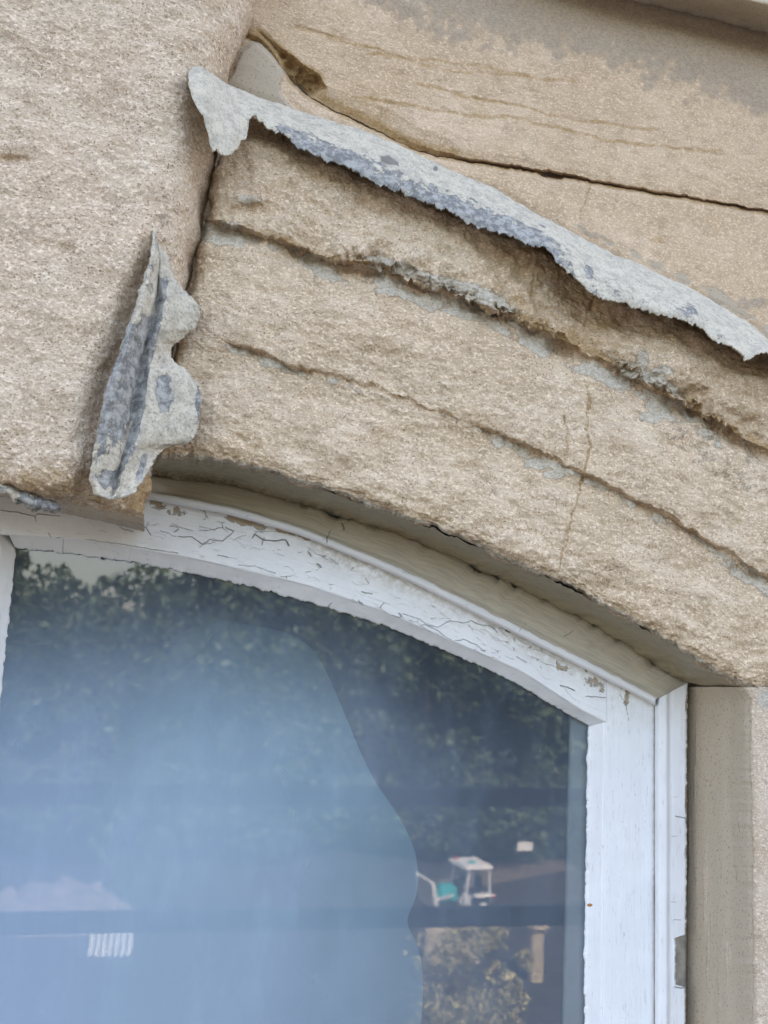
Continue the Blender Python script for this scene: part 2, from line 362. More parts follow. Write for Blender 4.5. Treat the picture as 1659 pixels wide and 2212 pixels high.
def stone_patch(name, G, m, parent, amp=(.003, .0013, .0006), dep_fn=None, mask_fn=None, aniso=1.0):
    px, py, dp = G[..., 0], G[..., 1], G[..., 2].copy()
    P = un(px, py, dp); rough = np.ones(px.shape)
    if dep_fn is not None:
        dd, rough = dep_fn(px, py, P); P = un(px, py, dp+dd)
    Q = P*np.array([1, 1, aniso])
    n = nrm(gsm(gsm(P, 2, 0), 2, 1))
    h = amp[0]*fbm(Q, 18, 3)+amp[1]*fbm(Q, 75, 3, .6, 5.)+amp[2]*fbm(Q, 300, 2, .6, 9.)*1.5
    rg = 1-2*np.abs(fbm(Q, 120, 3, .6, 31.))
    h = h*rough - amp[1]*.4*rg*rough
    P = P+n*h[..., None]
    mask = mask_fn(px, py, P) if mask_fn is not None else np.zeros(px.shape+(3,))
    return grid_mesh(name, P, m, parent, mask)

# ---- the moulded arch
def arch():
    N = 640; t = np.linspace(0, 1, N)
    a1f = C((300, .35), (440, .5), (480, 1), (1120, 1.1), (1200, 1.2), (1260, .55), (1300, .7), (1340, 1), (1560, 1), (1660, .75), (1800, .7))
    a2f = C((300, .0), (480, .1), (520, .85), (640, .6), (700, .22), (860, .3), (1000, .2), (1060, .75), (1190, .75), (1240, .4), (1300, .75), (1700, .8))
    a1g, a2g = a1f, a2f
    a1f = lambda x: a1g(x)*np.clip(.85+jag(x, .011, .55, 91.), .15, 1.4)
    a2f = lambda x: a2g(x)*np.clip(.85+jag(x, .013, .7, 97.), .05, 1.5)
    def rail(fn, depth):
        x = np.full(N, 500.)
        for _ in range(12):
            y = fn(x); x0 = XJ(y)-2; x = x0+t*(1770-x0)
        y = fn(x); d = depth(x) if callable(depth) else np.full(N, depth)
        return np.stack([x, y, d], -1)
    b = lambda f, v: (lambda x: v*f(x)+(1-f(x))*(-.008))
    j1 = lambda x: jag(x, .045, 3.5, 2.)+jag(x, .014, 8, 8.)
    j1u = lambda x: j1(x)*C((440, .4), (700, 1.2), (900, 2.0), (1220, 1.9), (1280, .8), (1340, 1.5), (1560, 1.6), (1620, .6))(x)
    j2 = lambda x: jag(x, .035, 4, 4.)+jag(x, .012, 7, 24.)
    je = lambda x: jag(x, .04, 5, 14.)
    specs = [
        (lambda x: U(x)+2, .030), (lambda x: .45*U(x)+.55*LS(x), .022), (lambda x: LS(x)+8, -.007),
        (lambda x: LS(x)+.30*(C1(x)-LS(x)), lambda x: C((400, -.004), (560, -.012), (900, -.008), (1200, -.001), (1330, -.004), (1450, -.018), (1560, -.016))(x)),
        (lambda x: LS(x)+.62*(C1(x)-LS(x)), lambda x: C((400, -.010), (560, -.020), (900, -.016), (1200, -.012), (1300, -.010), (1450, -.022))(x)),
        (lambda x: C1(x)-20, b(a1f, -.0175)), (lambda x: C1(x)-4+j1u(x), b(a1f, -.0175)),
        (lambda x: C1(x)-1+j1u(x), b(a1f, -.012)), (lambda x: C1(x)+4+j1u(x)*.7, b(a1f, .001)), (lambda x: C1(x)+15, b(a1f, .0005)),
        (lambda x: C1(x)+46, -.0075),
        (lambda x: C1(x)+.55*(C2(x)-C1(x)), -.013), (lambda x: C2(x)-24, b(a2f, -.0165)), (lambda x: C2(x)-4+j2(x), b(a2f, -.015)),
        (lambda x: C2(x)+j2(x), b(a2f, -.008)), (lambda x: C2(x)+4+j2(x)*.6, b(a2f, .0015)), (lambda x: C2(x)+14, b(a2f, .001)), (lambda x: C2(x)+38, -.005),
        (lambda x: C2(x)+.6*(E(x)-C2(x)), -.009), (lambda x: E(x)-26, -.007), (lambda x: E(x)-6+je(x), -.0015), (lambda x: E(x)+je(x), .004), (lambda x: E(x)+2+je(x)*.5, .016)]
    rails = [rail(f, d) for f, d in specs]
    ns = [10, 26, 30, 26, 18, 10, 4, 6, 8, 14, 40, 40, 10, 4, 6, 6, 14, 40, 30, 14, 6, 4]
    G = interp_rails(rails, ns, 1.1)
    cracks = [[(1275, 380), (1255, 470), (1268, 560)], [(1284, 640), (1268, 690), (1253, 725)], [(1268, 835), (1276, 880), (1268, 925), (1276, 965), (1262, 1010), (1256, 1060), (1232, 1120), (1218, 1180), (1208, 1235)], [(1222, 900), (1228, 960), (1222, 1000)], [(1152, 590), (1150, 640)]]
    lips = [(740, 558), (820, 575), (900, 590), (1000, 640), (1100, 680), (1200, 730)]; lips2 = [(1350, 800), (1410, 825), (1470, 860), (1530, 900), (1545, 930)]
    def dep(px, py, P):
        e = np.zeros(px.shape)
        xj = XJ(py); e += .030*np.exp(-np.maximum(px-xj, 0)/7.0)
        wig = 5*fbm(P, 90, 3, .6, 3.)
        for c in cracks: e += .0020*np.exp(-(seg_dist(px+wig*1.3, py, c)/2.0)**2)
        dl = np.minimum(seg_dist(px, py-(-8), lips), seg_dist(px, py-(-6), lips2))
        lump = np.exp(-(dl/22)**2)
        e -= lump*(.003+.010*np.clip(fbm(P, 62, 4, .65, 44.), -.35, 1))
        # hollow weathering in the top member
        e += .010*np.exp(-(((px-1230)/60)**2+((py-650)/60)**2))
        e += .006*np.exp(-(((px-1330)/60)**2+((py-700)/26)**2)) - .005*np.exp(-(((px-1480)/110)**2+((py-800)/40)**2))
        e += .004*np.exp(-(((px-560)/90)**2+((py-455)/18)**2)) - .004*np.exp(-(((px-540)/30)**2+((py-432)/14)**2))
        up = 1-sstep(-25, 15, py-C1(px))
        rough = 1.0+.55*up+1.4*lump+.5*np.exp(-((py-E(px)+40)/40)**2)
        e += -.0042*up*fbm(P, 34, 3, .6, 71.)
        return e, rough
    def msk(px, py, P):
        m = np.zeros(px.shape+(3,)); wig = 9*fbm(P, 60, 3, .6, 3.)
        v = py-C1(px)
        band = sstep(2, 10, v+wig)*(1-sstep(34, 62, v+wig))*C((440, 1), (620, .9), (760, .75), (820, .95), (1330, .9), (1480, .95), (1560, .75), (1640, .4), (1700, .2))(px)
        band = band*np.clip(.70+1.3*fbm(P, 26, 4, .6, 55.), .15, 1)
        lip = np.exp(-((v+22)/22)**2)*C((440, .1), (520, .2), (740, .25), (840, .9), (1080, .95), (1130, .4), (1220, .2), (1330, .5), (1380, 1), (1480, .6), (1560, .2))(px)
        v2 = py-C2(px)
        b2 = np.clip(.8+1.3*fbm(P, 30, 4, .6, 65.), .1, 1)*sstep(2, 6, v2+wig*.5)*(1-sstep(14, 34, v2+wig))*C((480, .3), (510, 1), (640, .95), (680, .2), (730, .8), (780, .75), (830, .35), (1040, .5), (1080, 1), (1190, .9), (1240, .5), (1280, .8), (1660, .85))(px)
        broad = .42*sstep(1300, 1450, px)*np.exp(-((v-80)/55)**2)+.62*sstep(1480, 1600, px)*np.exp(-((v2-28)/24)**2)
        spot = [.95*np.exp(-(((px-x)/a)**2+((py-y)/b)**2)) for x, y, a, b in ((1160, 1000, 34, 16), (1195, 1025, 26, 12), (1080, 955, 20, 16), (1390, 775, 16, 26), (1430, 800, 30, 14), (540, 432, 34, 12), (500, 487, 34, 14), (1410, 900, 30, 14))]
        ed = .72*np.exp(-((py-E(px)+4)/6)**2)
        m[..., 0] = np.clip(np.maximum.reduce([band, lip, b2, broad, ed]+spot), 0, 1)
        up = 1-sstep(-12, 0, v)
        g = up*C((470, .15), (700, .25), (1000, .4), (1150, .62), (1300, .7), (1400, .42), (1700, .45))(px)+.55*np.exp(-((v+6)/14)**2)
        for c in cracks: g = np.maximum(g, (.98+.4*fbm(P, 60, 2, .6, 8.))*np.exp(-(seg_dist(px+wig, py, c)/3.0)**2))
        g = np.maximum(g, .42*a2f(px)*np.exp(-((v2+8)/14)**2)); g = np.maximum(g, .5*np.exp(-(py-E(px)+26)**2/24**2))
        m[..., 1] = np.clip(g*.8, 0, 1)
        return m
    stone_patch('window_arch', G, M_ARCH, STONE, (.0066, .0020, .0004), dep, msk, 1.6)
arch()

# ---- the big block at the left
def block():
    N, Mr = 400, 600
    B = SM((-320, 1000), (-100, 1022), (0, 1042), (100, 1070), (200, 1092), (300, 1114), (420, 1140), s=16)
    u = np.linspace(0, 1, N)[None]; v = np.linspace(0, 1, Mr)[:, None]
    x = np.zeros((Mr, N)); y = np.zeros((Mr, N))
    for _ in range(14):
        y = -260+v*(B(x)+260); x = -320+(u**.8)*(XJ(y)+320)
    dR = XJ(y)-x; dB = B(x)-y
    rr = C((-260, 150), (200, 150), (480, 150), (700, 190), (1100, 200))(y)
    gR = np.sqrt(np.clip(1-(1-np.clip(dR/rr, 0, 1))**2.2, 0, 1)); gB = np.sqrt(np.clip(1-(1-np.clip(dB/75, 0, 1))**2, 0, 1))
    back = .032-.03*sstep(900, 1060, y)
    front = -.062+.004*np.sin(y/210.)
    d = back+(front-back)*gR*(.72+.28*gB)
    G = np.stack([x, y, d], -1)
    def dep(px, py, P):
        dR = XJ(py)-px; e = np.zeros(px.shape)
        ridge = C((300, 400), (480, 338), (640, 300), (800, 240), (940, 205), (1050, 190))
        k = sstep(470, 640, py)
        e += k*.022*np.exp(-((px-ridge(py)-6)/34)**2)                     # the hollow behind the lead fold
        e -= .004*np.exp(-(((px-395)/45)**2))*sstep(60, 200, py)*(1-sstep(330, 520, py))
        e += .006*np.exp(-(((px-20)/40)**2+((py-345)/8)**2))
        return e, np.ones(px.shape)*(1+.9*sstep(900, 1030, py))
    def msk(px, py, P):
        m = np.zeros(px.shape+(3,))
        m[..., 0] = .38*np.exp(-(((px-360)/70)**2+((py-470)/170)**2))+.25*np.exp(-(((px-430)/70)**2+((py-180)/140)**2))
        m[..., 1] = .55*sstep(930, 1040, py)+.4*np.exp(-(((px-20)/50)**2+((py-345)/14)**2))+.3*np.exp(-((XJ(py)-px)/16)**2)
        return np.clip(m, 0, 1)
    stone_patch('corbel_block', G, M_BLOCK, STONE, (.0062, .0015, .0004), dep, msk, 1.3)
    # the block's bed, a return behind its right arris and the bed back to the window head
    x = np.linspace(-320, 312, 260)
    j = jag(x, .03, 3, 3.)
    rails = [np.stack([x, B(x)-9+j, np.full_like(x, -.026)], -1), np.stack([x, B(x)+5+j, np.full_like(x, -.018)], -1), np.stack([x, B(x)+16+j*.5, np.full_like(x, -.006)], -1),
             np.stack([x, B(x)+30, np.full_like(x, .08)], -1), np.stack([x, B(x)+20, np.full_like(x, .135)], -1)]
    G = interp_rails(rails, [6, 6, 14, 8], .8)
    def msk2(px, py, P):
        m = np.zeros(px.shape+(3,)); m[..., 1] = .5; m[..., 2] = .75*sstep(.0, .5, fbm(P, 30, 2)+.5)*sstep(B(px)+2, B(px)+8, py); return m
    stone_patch('block_bed', G, M_JAMB, STONE, (.002, .0012, .0006), None, msk2)
    yv = np.linspace(955, 1118, 90); jj = jag(yv, .05, 4, 6.)
    xl = C((955, 352), (985, 338), (1020, 322), (1060, 312), (1100, 300), (1118, 292))(yv)
    xr = C((955, 356), (985, 346), (1020, 331), (1060, 322), (1090, 312), (1118, 296))(yv)
    rails = [np.stack([xl-6, yv, np.full_like(yv, -.012)], -1), np.stack([xl+jj*.6, yv, np.full_like(yv, -.010)], -1), np.stack([.5*(xl+xr)+jj, yv, np.full_like(yv, .03)], -1), np.stack([xr+jj, yv, np.full_like(yv, .10)], -1)]
    G = interp_rails(rails, [4, 8, 8], .6)
    def msk3(px, py, P):
        m = np.zeros(px.shape+(3,)); m[..., 0] = .5; m[..., 1] = .35; return m
    stone_patch('block_return', np.swapaxes(G, 0, 1), M_JAMB, STONE, (.002, .002, .001), None, msk3)
block()

# ---- upper wall courses
POLY_PATCH = [(500, 160), (520, 110), (545, 88), (580, 93), (592, 112), (606, 128), (616, 150), (610, 172), (606, 195), (618, 215), (640, 240), (700, 268), (600, 262), (500, 215), (470, 190)]
POLY_CAV = [(560, 70), (585, 92), (625, 118), (650, 140), (690, 165), (700, 190), (660, 212), (622, 210), (606, 178), (612, 150), (596, 112)]
def ashlar():
    x = np.linspace(420, 1790, 680)
    gy = lambda t: (lambda q: -280+t*(JT(q)+280))
    jj = jag(x, .03, 3, 1.); jo = C((420, 1), (560, 1), (700, 1.2), (830, 1.6), (950, 1.3), (1000, .7), (1659, .5))(x)
    S = lambda f, d: np.stack([x, f(x), np.zeros_like(x)+d], -1)
    lift = C((420, .0), (560, .002), (640, .006), (820, .005), (960, .003), (1100, .001), (1800, 0))(x)
    rails = [S(lambda q: q*0-280, .024), S(gy(.6), .024), S(gy(.8), .023), S(lambda q: JT(q)-38*jo, .021), S(lambda q: JT(q)-10*jo+jj, .022+lift), S(lambda q: JT(q)-1+jj, C((420, .029), (800, .030), (880, .031), (1000, .033), (1230, .034), (1320, .0295), (1800, .0295))(x))]
    G = interp_rails(rails, [60, 110, 60, 26, 10], 1.0)
    beds = [[(640, 60), (960, 150), (1240, 175)], [(760, 205), (940, 240), (1100, 255), (1300, 300), (1560, 330)], [(800, 120), (1000, 135), (1160, 170)], [(900, 180), (1250, 262), (1420, 280)]]
    def dep(px, py, P):
        e = np.zeros(px.shape); wig = 10*fbm(P, 26, 3, .6, 3.)
        for c in beds: e += .0013*np.exp(-(seg_dist(px, py+wig, c)/4)**2)*np.clip(.6+1.5*fbm(P, 20, 2, .5, 9.), 0, 1)
        sd = in_poly(px+wig*.8, py+wig*.6, POLY_CAV); cv = 1-sstep(-16, 6, sd)
        e += cv*(.013+.011*fbm(P, 90, 3, .6, 2.))
        return e, .75+2.0*cv
    def msk(px, py, P):
        m = np.zeros(px.shape+(3,)); wig = 26*fbm(P, 22, 3, .6, 3.)
        bnd = C((420, -120), (700, -60), (850, 30), (1000, 75), (1250, 120), (1400, 165), (1659, 255), (1800, 320))(px)
        g = sstep(90, -80, py-bnd+wig*1.6); m[..., 0] = .1+.62*g+.3*fbm(P, 40, 4)
        for c in beds: m[..., 1] = np.maximum(m[..., 1], .62*np.exp(-(seg_dist(px, py+wig*.35, c)/7)**2))
        sd = in_poly(px, py, POLY_CAV); m[..., 1] = np.maximum(m[..., 1], 1-sstep(-5, 26, sd))
        m[..., 1] = np.maximum(m[..., 1], .85*np.exp(-((py-JT(px)+12)/18)**2)*C((420, .8), (700, .8), (830, 1), (960, .9), (1050, .35), (1800, .3))(px))
        m[..., 1] = np.maximum(m[..., 1], .34*sstep(1100, 650, px)*sstep(40, 200, py))
        m[..., 1] = np.clip(m[..., 1], 0, 1)*(1-.5*g)
        return np.clip(m, 0, 1)
    o = stone_patch('ashlar_course', G, M_WALL, STONE, (.0026, .0008, .0003), dep, msk, 2.2)
    # lower course, between the joint and the lead
    jl = jag(x, .05, 2, 7.)
    slot = 10*np.exp(-((x-1192)/22)**4); gp = C((420, 1), (850, 2), (1000, 2.6), (1230, 3), (1330, 1.6), (1800, 1.3))(x)
    rails = [S(lambda q: JT(q)+jj-1, .036), S(lambda q: JT(q)+jj+gp*(1+.5*jl/2)+slot, C((420, .030), (850, .030), (1000, .028), (1800, .027))(x)), S(lambda q: JT(q)+14+jl+slot, .0245), S(lambda q: np.maximum(JT(q)+30, .5*(JT(q)+U(q))), .0235), S(lambda q: np.maximum(U(q)-14, JT(q)+36), .024), S(lambda q: np.maximum(U(q)+40, JT(q)+90), .030)]
    G = interp_rails(rails, [5, 8, 60, 70, 26], .5)
    cr = [[(1276, 392), (1262, 440), (1252, 475)], [(1336, 420), (1318, 470)]]
    def dep2(px, py, P):
        e = np.zeros(px.shape); wig = 4*fbm(P, 90, 3, .6, 3.)
        for c in cr: e += .0012*np.exp(-(seg_dist(px+wig*2, py, c)/2)**2)
        e += .016*np.exp(-((px-1192)/24)**4-((py-374)/8)**2)
        sd = in_poly(px+wig, py+wig, POLY_PATCH); pt = 1-sstep(-8, 4, sd)
        e -= .0045*pt
        return e, .7-.55*pt
    def msk2(px, py, P):
        m = np.zeros(px.shape+(3,)); wig = 12*fbm(P, 40, 3, .6, 3.)
        sd = in_poly(px, py, POLY_PATCH); m[..., 2] = 1-sstep(-6, 6, sd)
        lead = np.exp(-((py-U(px)+18)/26)**2)*C((1100, 0), (1250, .4), (1330, .8), (1450, .7), (1560, 1), (1800, 1))(px); m[..., 2] = np.maximum(m[..., 2], (.62+.5*fbm(P, 45, 3, .6, 17.))*lead)
        m[..., 0] = .8*np.exp(-(((px-1625)/45)**2+((py-655-wig)/16)**2))+.7*np.exp(-(((px-1280)/60)**2+((py-506-.5*(px-1280)-wig)/9)**2))
        g = np.exp(-((py-JT(px)-3)/7)**2)*.6
        for c in cr: g = np.maximum(g, .55*np.exp(-(seg_dist(px+wig*.8, py, c)/3.0)**2))
        g = np.maximum(g, .7*np.exp(-(((px-1420)/26)**2+((py-518)/13)**2)))
        m[..., 1] = g; return np.clip(m, 0, 1)
    stone_patch('ashlar_course', G, M_WALL, STONE, (.0022, .0008, .0003), dep2, msk2, 1.6)
    # projecting string course, its underside seen from below
    Sx = SM((1000, -140), (1200, -54), (1370, 0), (1500, 30), (1659, 72), (1800, 108), s=20)
    x = np.linspace(1000, 1800, 300); jj = jag(x, .03, 2, 5.)
    S = lambda f, d: np.stack([x, f(x), np.zeros_like(x)+d], -1)
    rails = [S(lambda q: Sx(q)+9+jj, .034), S(lambda q: Sx(q)+jj, .021), S(lambda q: Sx(q)-14, .010), S(lambda q: Sx(q)-50, -.026), S(lambda q: Sx(q)-62, -.034), S(lambda q: Sx(q)-230, -.036), S(lambda q: Sx(q)-300, .03)]
    G = interp_rails(rails, [5, 8, 20, 8, 30, 12], 1.0)
    def msk3(px, py, P):
        m = np.zeros(px.shape+(3,)); m[..., 2] = .62; m[..., 1] = .3; return m
    stone_patch('string_course', G, M_JAMB, STONE, (.002, .0008, .0003), None, msk3, 1.2)
ashlar()

# ---- right jamb stone with its smooth reveal
def jamb():
    y = np.linspace(1484, 2700, 560)
    xo = C((1484, 1486), (2212, 1482), (2700, 1480))(y); xa = C((1484, 1612), (1510, 1625), (2212, 1636), (2700, 1644))(y)
    jj = jag(y, .02, 3, 1.)
    S = lambda x, d: np.stack([x, y, np.zeros_like(y)+d], -1)
    rails = [S(xo-10, .14), S(xo+1, .125), S(xo+.5*(xa-xo), .062), S(xa-16+jj, .012), S(xa-2+jj, .003), S(xa+10, 0), S(xa+200, -.001)]
    G = interp_rails(rails, [6, 34, 34, 8, 8, 60], 1.2)
    def dep(px, py, P):
        xa = C((1484, 1612), (1510, 1625), (2212, 1636), (2700, 1644))(py)
        e = .0012*np.sin((px-xa+60)/9.)*np.exp(-((px-xa+60)/30)**2)
        return e, .5+.9*sstep(-4, 10, px-xa)
    def msk(px, py, P):
        m = np.zeros(px.shape+(3,)); xa = C((1484, 1612), (1510, 1625), (2212, 1636), (2700, 1644))(py)
        m[..., 2] = .78*(1-sstep(-14, 4, px-xa+8*fbm(P, 30, 2)))-.6*np.clip(fbm(P*np.array([6, 6, .4]), 22, 3), -.1, 1)+.25*fbm(P, 12, 4, .6)
        m[..., 0] = .33*(1-sstep(-30, 0, px-xa))*sstep(1500, 1700, py)+.62*np.exp(-((px-1497-(py-1680)*.03)/4)**2)*sstep(1660, 1700, py)*sstep(1920, 1880, py)
        m[..., 0] += .8*np.exp(-(((px-1652)/22)**2+((py-1512)/26)**2)); return np.clip(m, 0, 1)
    stone_patch('jamb_stone', np.swapaxes(G, 0, 1), M_JAMB, STONE, (.0018, .0007, .0003), dep, msk, .6)
jamb()

# ---- soffit plaster under the arch
def soffit():
    N = 520; t = np.linspace(0, 1, N)
    xe = 296+t*(1614-296); xf = 296+t*(1489-296)
    je = jag(xe, .04, 5, 14.); jf = jag(xf, .03, 5, 21.)
    f2 = FL(xf)-E(xe)
    mk = lambda a, d, j: np.stack([xe+(xf-xe)*a, E(xe)+(FL(xf)-E(xe))*a+j, np.zeros(N)+d], -1)
    rails = [mk(0, .010, je-1), mk(.06, .018, je*.6), mk(.45, .055, 0), mk(.82, .092, jf*.5), mk(1.0, .106, jf), mk(1.12, .124, jf), mk(1.2, .140, 0)]
    G = interp_rails(rails, [5, 14, 12, 8, 6, 4], .8)
    P = un(G[..., 0], G[..., 1], G[..., 2]); n = nrm(P)
    P = P+n*(.002*fbm(P, 25, 3)+.0007*fbm(P, 140, 3))[..., None]
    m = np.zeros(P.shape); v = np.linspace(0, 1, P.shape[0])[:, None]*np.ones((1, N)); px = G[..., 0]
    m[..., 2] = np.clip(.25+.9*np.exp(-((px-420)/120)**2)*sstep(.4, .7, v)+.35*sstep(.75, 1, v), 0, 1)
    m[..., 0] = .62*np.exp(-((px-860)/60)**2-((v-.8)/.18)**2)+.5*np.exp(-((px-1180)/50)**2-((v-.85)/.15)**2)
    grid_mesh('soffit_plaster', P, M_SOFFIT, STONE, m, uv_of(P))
soffit()

# ------------------------------------------------------------------ lead flashings
def lead_strip():
    x = np.concatenate([np.linspace(408, 640, 330), np.linspace(641, 1780, 900)])
    up = np.where(x < 437, C((408, 168), (412, 156), (420, 150), (437, 147))(x), U(x))
    jl = (jag(x, .07, 5.5, 50.)+jag(x, .2, 2.0, 55.))*sstep(405, 420, x)
    lo = np.maximum(L(x), up+8); los = np.maximum(gsm(lo, 14), up+6)
    yU = C((400, -.060), (440, -.050), (500, -.020), (560, .004), (640, .016), (1800, .018))(x)
    yL = C((400, -.074), (450, -.078), (500, -.064), (540, -.036), (620, -.030), (900, -.031), (1150, -.036), (1220, -.046), (1400, -.044), (1610, -.052), (1800, -.05))(x)
    yL = gsm(yL, 8); yU = gsm(yU, 8)
    M_ = 70; s = np.linspace(0, 1, M_)[:, None]
    we = sstep(.55, 1.0, s); wj = sstep(.8, 1.0, s)
    py = up+(los*(1-we)+lo*we-up)*s+jl*wj+jag(x, .05, 1.6, 40.)*sstep(440, 520, x)*(1-sstep(0, .15, s)); d = yU+(yL-yU)*np.sin(s*math.pi/2)**.85
    px = np.broadcast_to(x, py.shape)
    P = un(px, py, d); n = nrm(P)
    P = P+n*(.0022*fbm(P, 22, 3, .5, 2.)+.0008*fbm(P, 90, 3, .6, 5.))[..., None]
    curl = .006*np.clip(fbm(P, 30, 2, .5, 8.), -.2, 1)*s**4
    P[..., 1] -= curl
    m = np.zeros(P.shape)
    lk = C((400, .1), (560, .2), (620, .42), (660, .60), (800, .56), (900, .52), (1000, .60), (1120, .66), (1180, .56), (1250, .30), (1800, .26))(px)
    m[..., 0] = np.clip(lk*(.25+.95*sstep(.2, .85, s))+.18*np.exp(-((px-1180)/60)**2-((s-.25)/.3)**2)+.38*np.exp(-((px-1270)/14)**2-((s-.6)/.2)**2)+.38*np.exp(-((px-1490)/20)**2-((s-.55)/.25)**2), 0, 1)
    hole = in_poly(px, py, [(820, 340), (838, 338), (860, 352), (862, 362), (840, 358), (822, 350)]); m[..., 1] = 1-sstep(-2, 2, hole)
    m[..., 1] = np.maximum(m[..., 1], 1-sstep(4, 6, np.hypot(px-940, py-366)))
    o = grid_mesh('lead_flashing', P, M_LEAD, None, m, None, .0018)
    tag(o, 'long ragged painted lead strip curving along the top of the arch', 'lead flashing')
    return o
lead_strip()
def lead_fold():
    y = np.linspace(490, 1078, 560)
    xl = C((490, 333), (530, 329), (580, 318), (640, 301), (690, 284), (760, 259), (840, 231), (900, 220), (935, 214), (985, 203), (1028, 195), (1040, 194), (1055, 198), (1068, 206), (1078, 238))(y)
    xr = C((490, 336), (505, 344), (530, 352), (560, 362), (590, 368), (620, 388), (640, 412), (655, 424), (675, 433), (695, 428), (712, 420), (722, 405), (735, 392), (742, 378), (760, 368), (785, 376), (800, 402), (815, 414), (835, 428), (850, 433), (862, 434), (880, 430), (905, 428), (930, 424), (950, 415), (958, 400), (963, 375), (970, 352), (985, 338), (1000, 328), (1020, 318), (1045, 304), (1060, 292), (1070, 275), (1078, 242))(y)
    xrj = (jag(y, .09, 4.2, 3.)+jag(y, .25, 1.6, 5.))*sstep(560, 640, y); xl = xl+jag(y, .05, 2.2, 9.)*sstep(500, 560, y); xrs = gsm(xr, 22)
    xc = C((490, 334.5), (560, 344), (640, 338), (720, 318), (800, 300), (880, 282), (960, 268), (1030, 252), (1078, 240))(y)
    xc = np.clip(xc, xl+.3*(xr-xl)*.5, xr-.1*(xr-xl))
    dl = C((490, -.046), (560, -.060), (700, -.070), (900, -.074), (1078, -.070))(y); dc = C((490, -.045), (560, -.044), (700, -.046), (900, -.050), (1078, -.062))(y); dr = C((490, -.045), (560, -.038), (640, -.030), (700, -.026), (960, -.028), (1000, -.04), (1078, -.064))(y)
    S = lambda x, d: np.stack([x, y, d], -1)
    rails = [S(xl, dl+.004), S(xl+.22*(xc-xl), dl-.006), S(xl+.8*(xc-xl), .4*dl+.6*dc-.002), S(xc, dc+.004), S(xc+.2*(xr-xc), dc-.003), S(xc+.6*(.6*xrs+.4*xr-xc), .5*dc+.5*dr), S(xc+.88*(xr-xc), .12*dc+.88*dr), S(xr+xrj, dr)]
    G = interp_rails(rails, [12, 16, 10, 8, 26, 26, 14], 1.4)
    P = un(G[..., 0], G[..., 1], G[..., 2]); n = nrm(P)
    P = P+n*(.003*fbm(P, 24, 3, .5, 12.)+.001*fbm(P, 90, 3, .6, 15.)+.0005*fbm(P, 260, 2))[..., None]
    m = np.zeros(P.shape); px, py = G[..., 0], G[..., 1]
    d1 = seg_dist(px, py, [(352, 610), (342, 680), (322, 760), (305, 850), (295, 930), (262, 1010), (240, 1040)])
    d2 = seg_dist(px, py, [(318, 700), (300, 780), (285, 850), (270, 900)]); d3 = seg_dist(px, py, [(310, 985), (300, 1030)])
    m[..., 0] = np.clip(np.maximum.reduce([.78*np.exp(-(d1/8)**2), .70*np.exp(-(d2/18)**2), .8*np.exp(-(d3/6)**2), .66*np.exp(-(((px-222)/22)**2+((py-900)/70)**2)), .74*np.exp(-(((px-352)/16)**2+((py-850)/42)**2)), .6*np.exp(-(((px-428)/6)**2+((py-880)/50)**2)), .62*np.exp(-(((px-(262-(py-820)*.22))/34)**2+((py-830)/150)**2)), .5*np.exp(-(((px-235)/30)**2+((py-1030)/30)**2))])+.24+.22*fbm(P, 34, 4, .6), 0, 1)
    m[..., 1] = .4*np.exp(-(d1/3.5)**2)
    o = grid_mesh('lead_flashing', np.swapaxes(P, 0, 1), M_LEAD, None, np.swapaxes(m, 0, 1), None, .0018)
    tag(o, 'folded upright lead flap with two rounded lobes, hanging beside the large block', 'lead flashing')
lead_fold()
def lead_scrap():
    x = np.linspace(-80, 127, 200)
    up = C((-80, 1005), (0, 1038), (40, 1052), (60, 1062), (100, 1078), (118, 1086), (127, 1096))(x); lo = C((-80, 1040), (0, 1064), (22, 1072), (42, 1086), (52, 1084), (75, 1101), (90, 1097), (120, 1106), (127, 1099))(x)+jag(x, .07, 5, 33.)
    lo = np.maximum(lo, up+2); s = np.linspace(0, 1, 34)[:, None]
    py = up+(lo-up)*s; d = -.030-.020*np.sin(s*math.pi*.8)+0*py; px = np.broadcast_to(x, py.shape)
    P = un(px, py, d); n = nrm(P); P = P+n*(.004*fbm(P, 50, 3, .6, 12.)+.001*fbm(P, 170, 2))[..., None]
    m = np.zeros(P.shape); m[..., 0] = .40+.35*sstep(30, 110, px)
    o = grid_mesh('lead_flashing', P, M_LEAD, None, m, None, .0024)
    tag(o, 'small crumpled lead scrap under the bottom edge of the large block', 'lead flashing')
lead_scrap()

# ------------------------------------------------------------------ the window
WIN = empty('window', (0, .125, -.2)); tag(WIN, 'white painted timber window with cracked paint under the stone arch', 'window')
bpy.context.view_layer.update()
def wpart(name, P, m, mask=None, parent=WIN, thick=0, flip=False):
    P = P-np.array([0, .125, -.2])
    if flip: P = np.swapaxes(P, 0, 1); mask = None if mask is None else np.swapaxes(mask, 0, 1)
    uv = uv_of(P)
    if flip: uv = uv[..., ::-1]
    return grid_mesh(name, P, m, parent, np.zeros(P.shape) if mask is None else mask, uv, thick)
NB_ = SM((200, 1042), (320, 1066), (500, 1101), (640, 1141), (800, 1206), (900, 1251), (1000, 1301), (1200, 1401), (1380, 1492), (1413, 1510), (1480, 1546), s=16)       # bead nose
AR = SM((-40, 1150), (30, 1156), (110, 1160), (190, 1166), (415, 1206), (670, 1266), (829, 1321), (980, 1386), (1129, 1451), (1244, 1527), (1307, 1559), s=16)
GL = SM((-40, 1180), (33, 1184), (150, 1196), (280, 1213), (410, 1238), (525, 1263), (685, 1306), (830, 1351), (955, 1403), (1054, 1446), (1129, 1484), (1180, 1516), (1269, 1566), s=14)
def c6(*p): return [(829.5+a/2.0, 1106+b/2.0) for a, b in p]
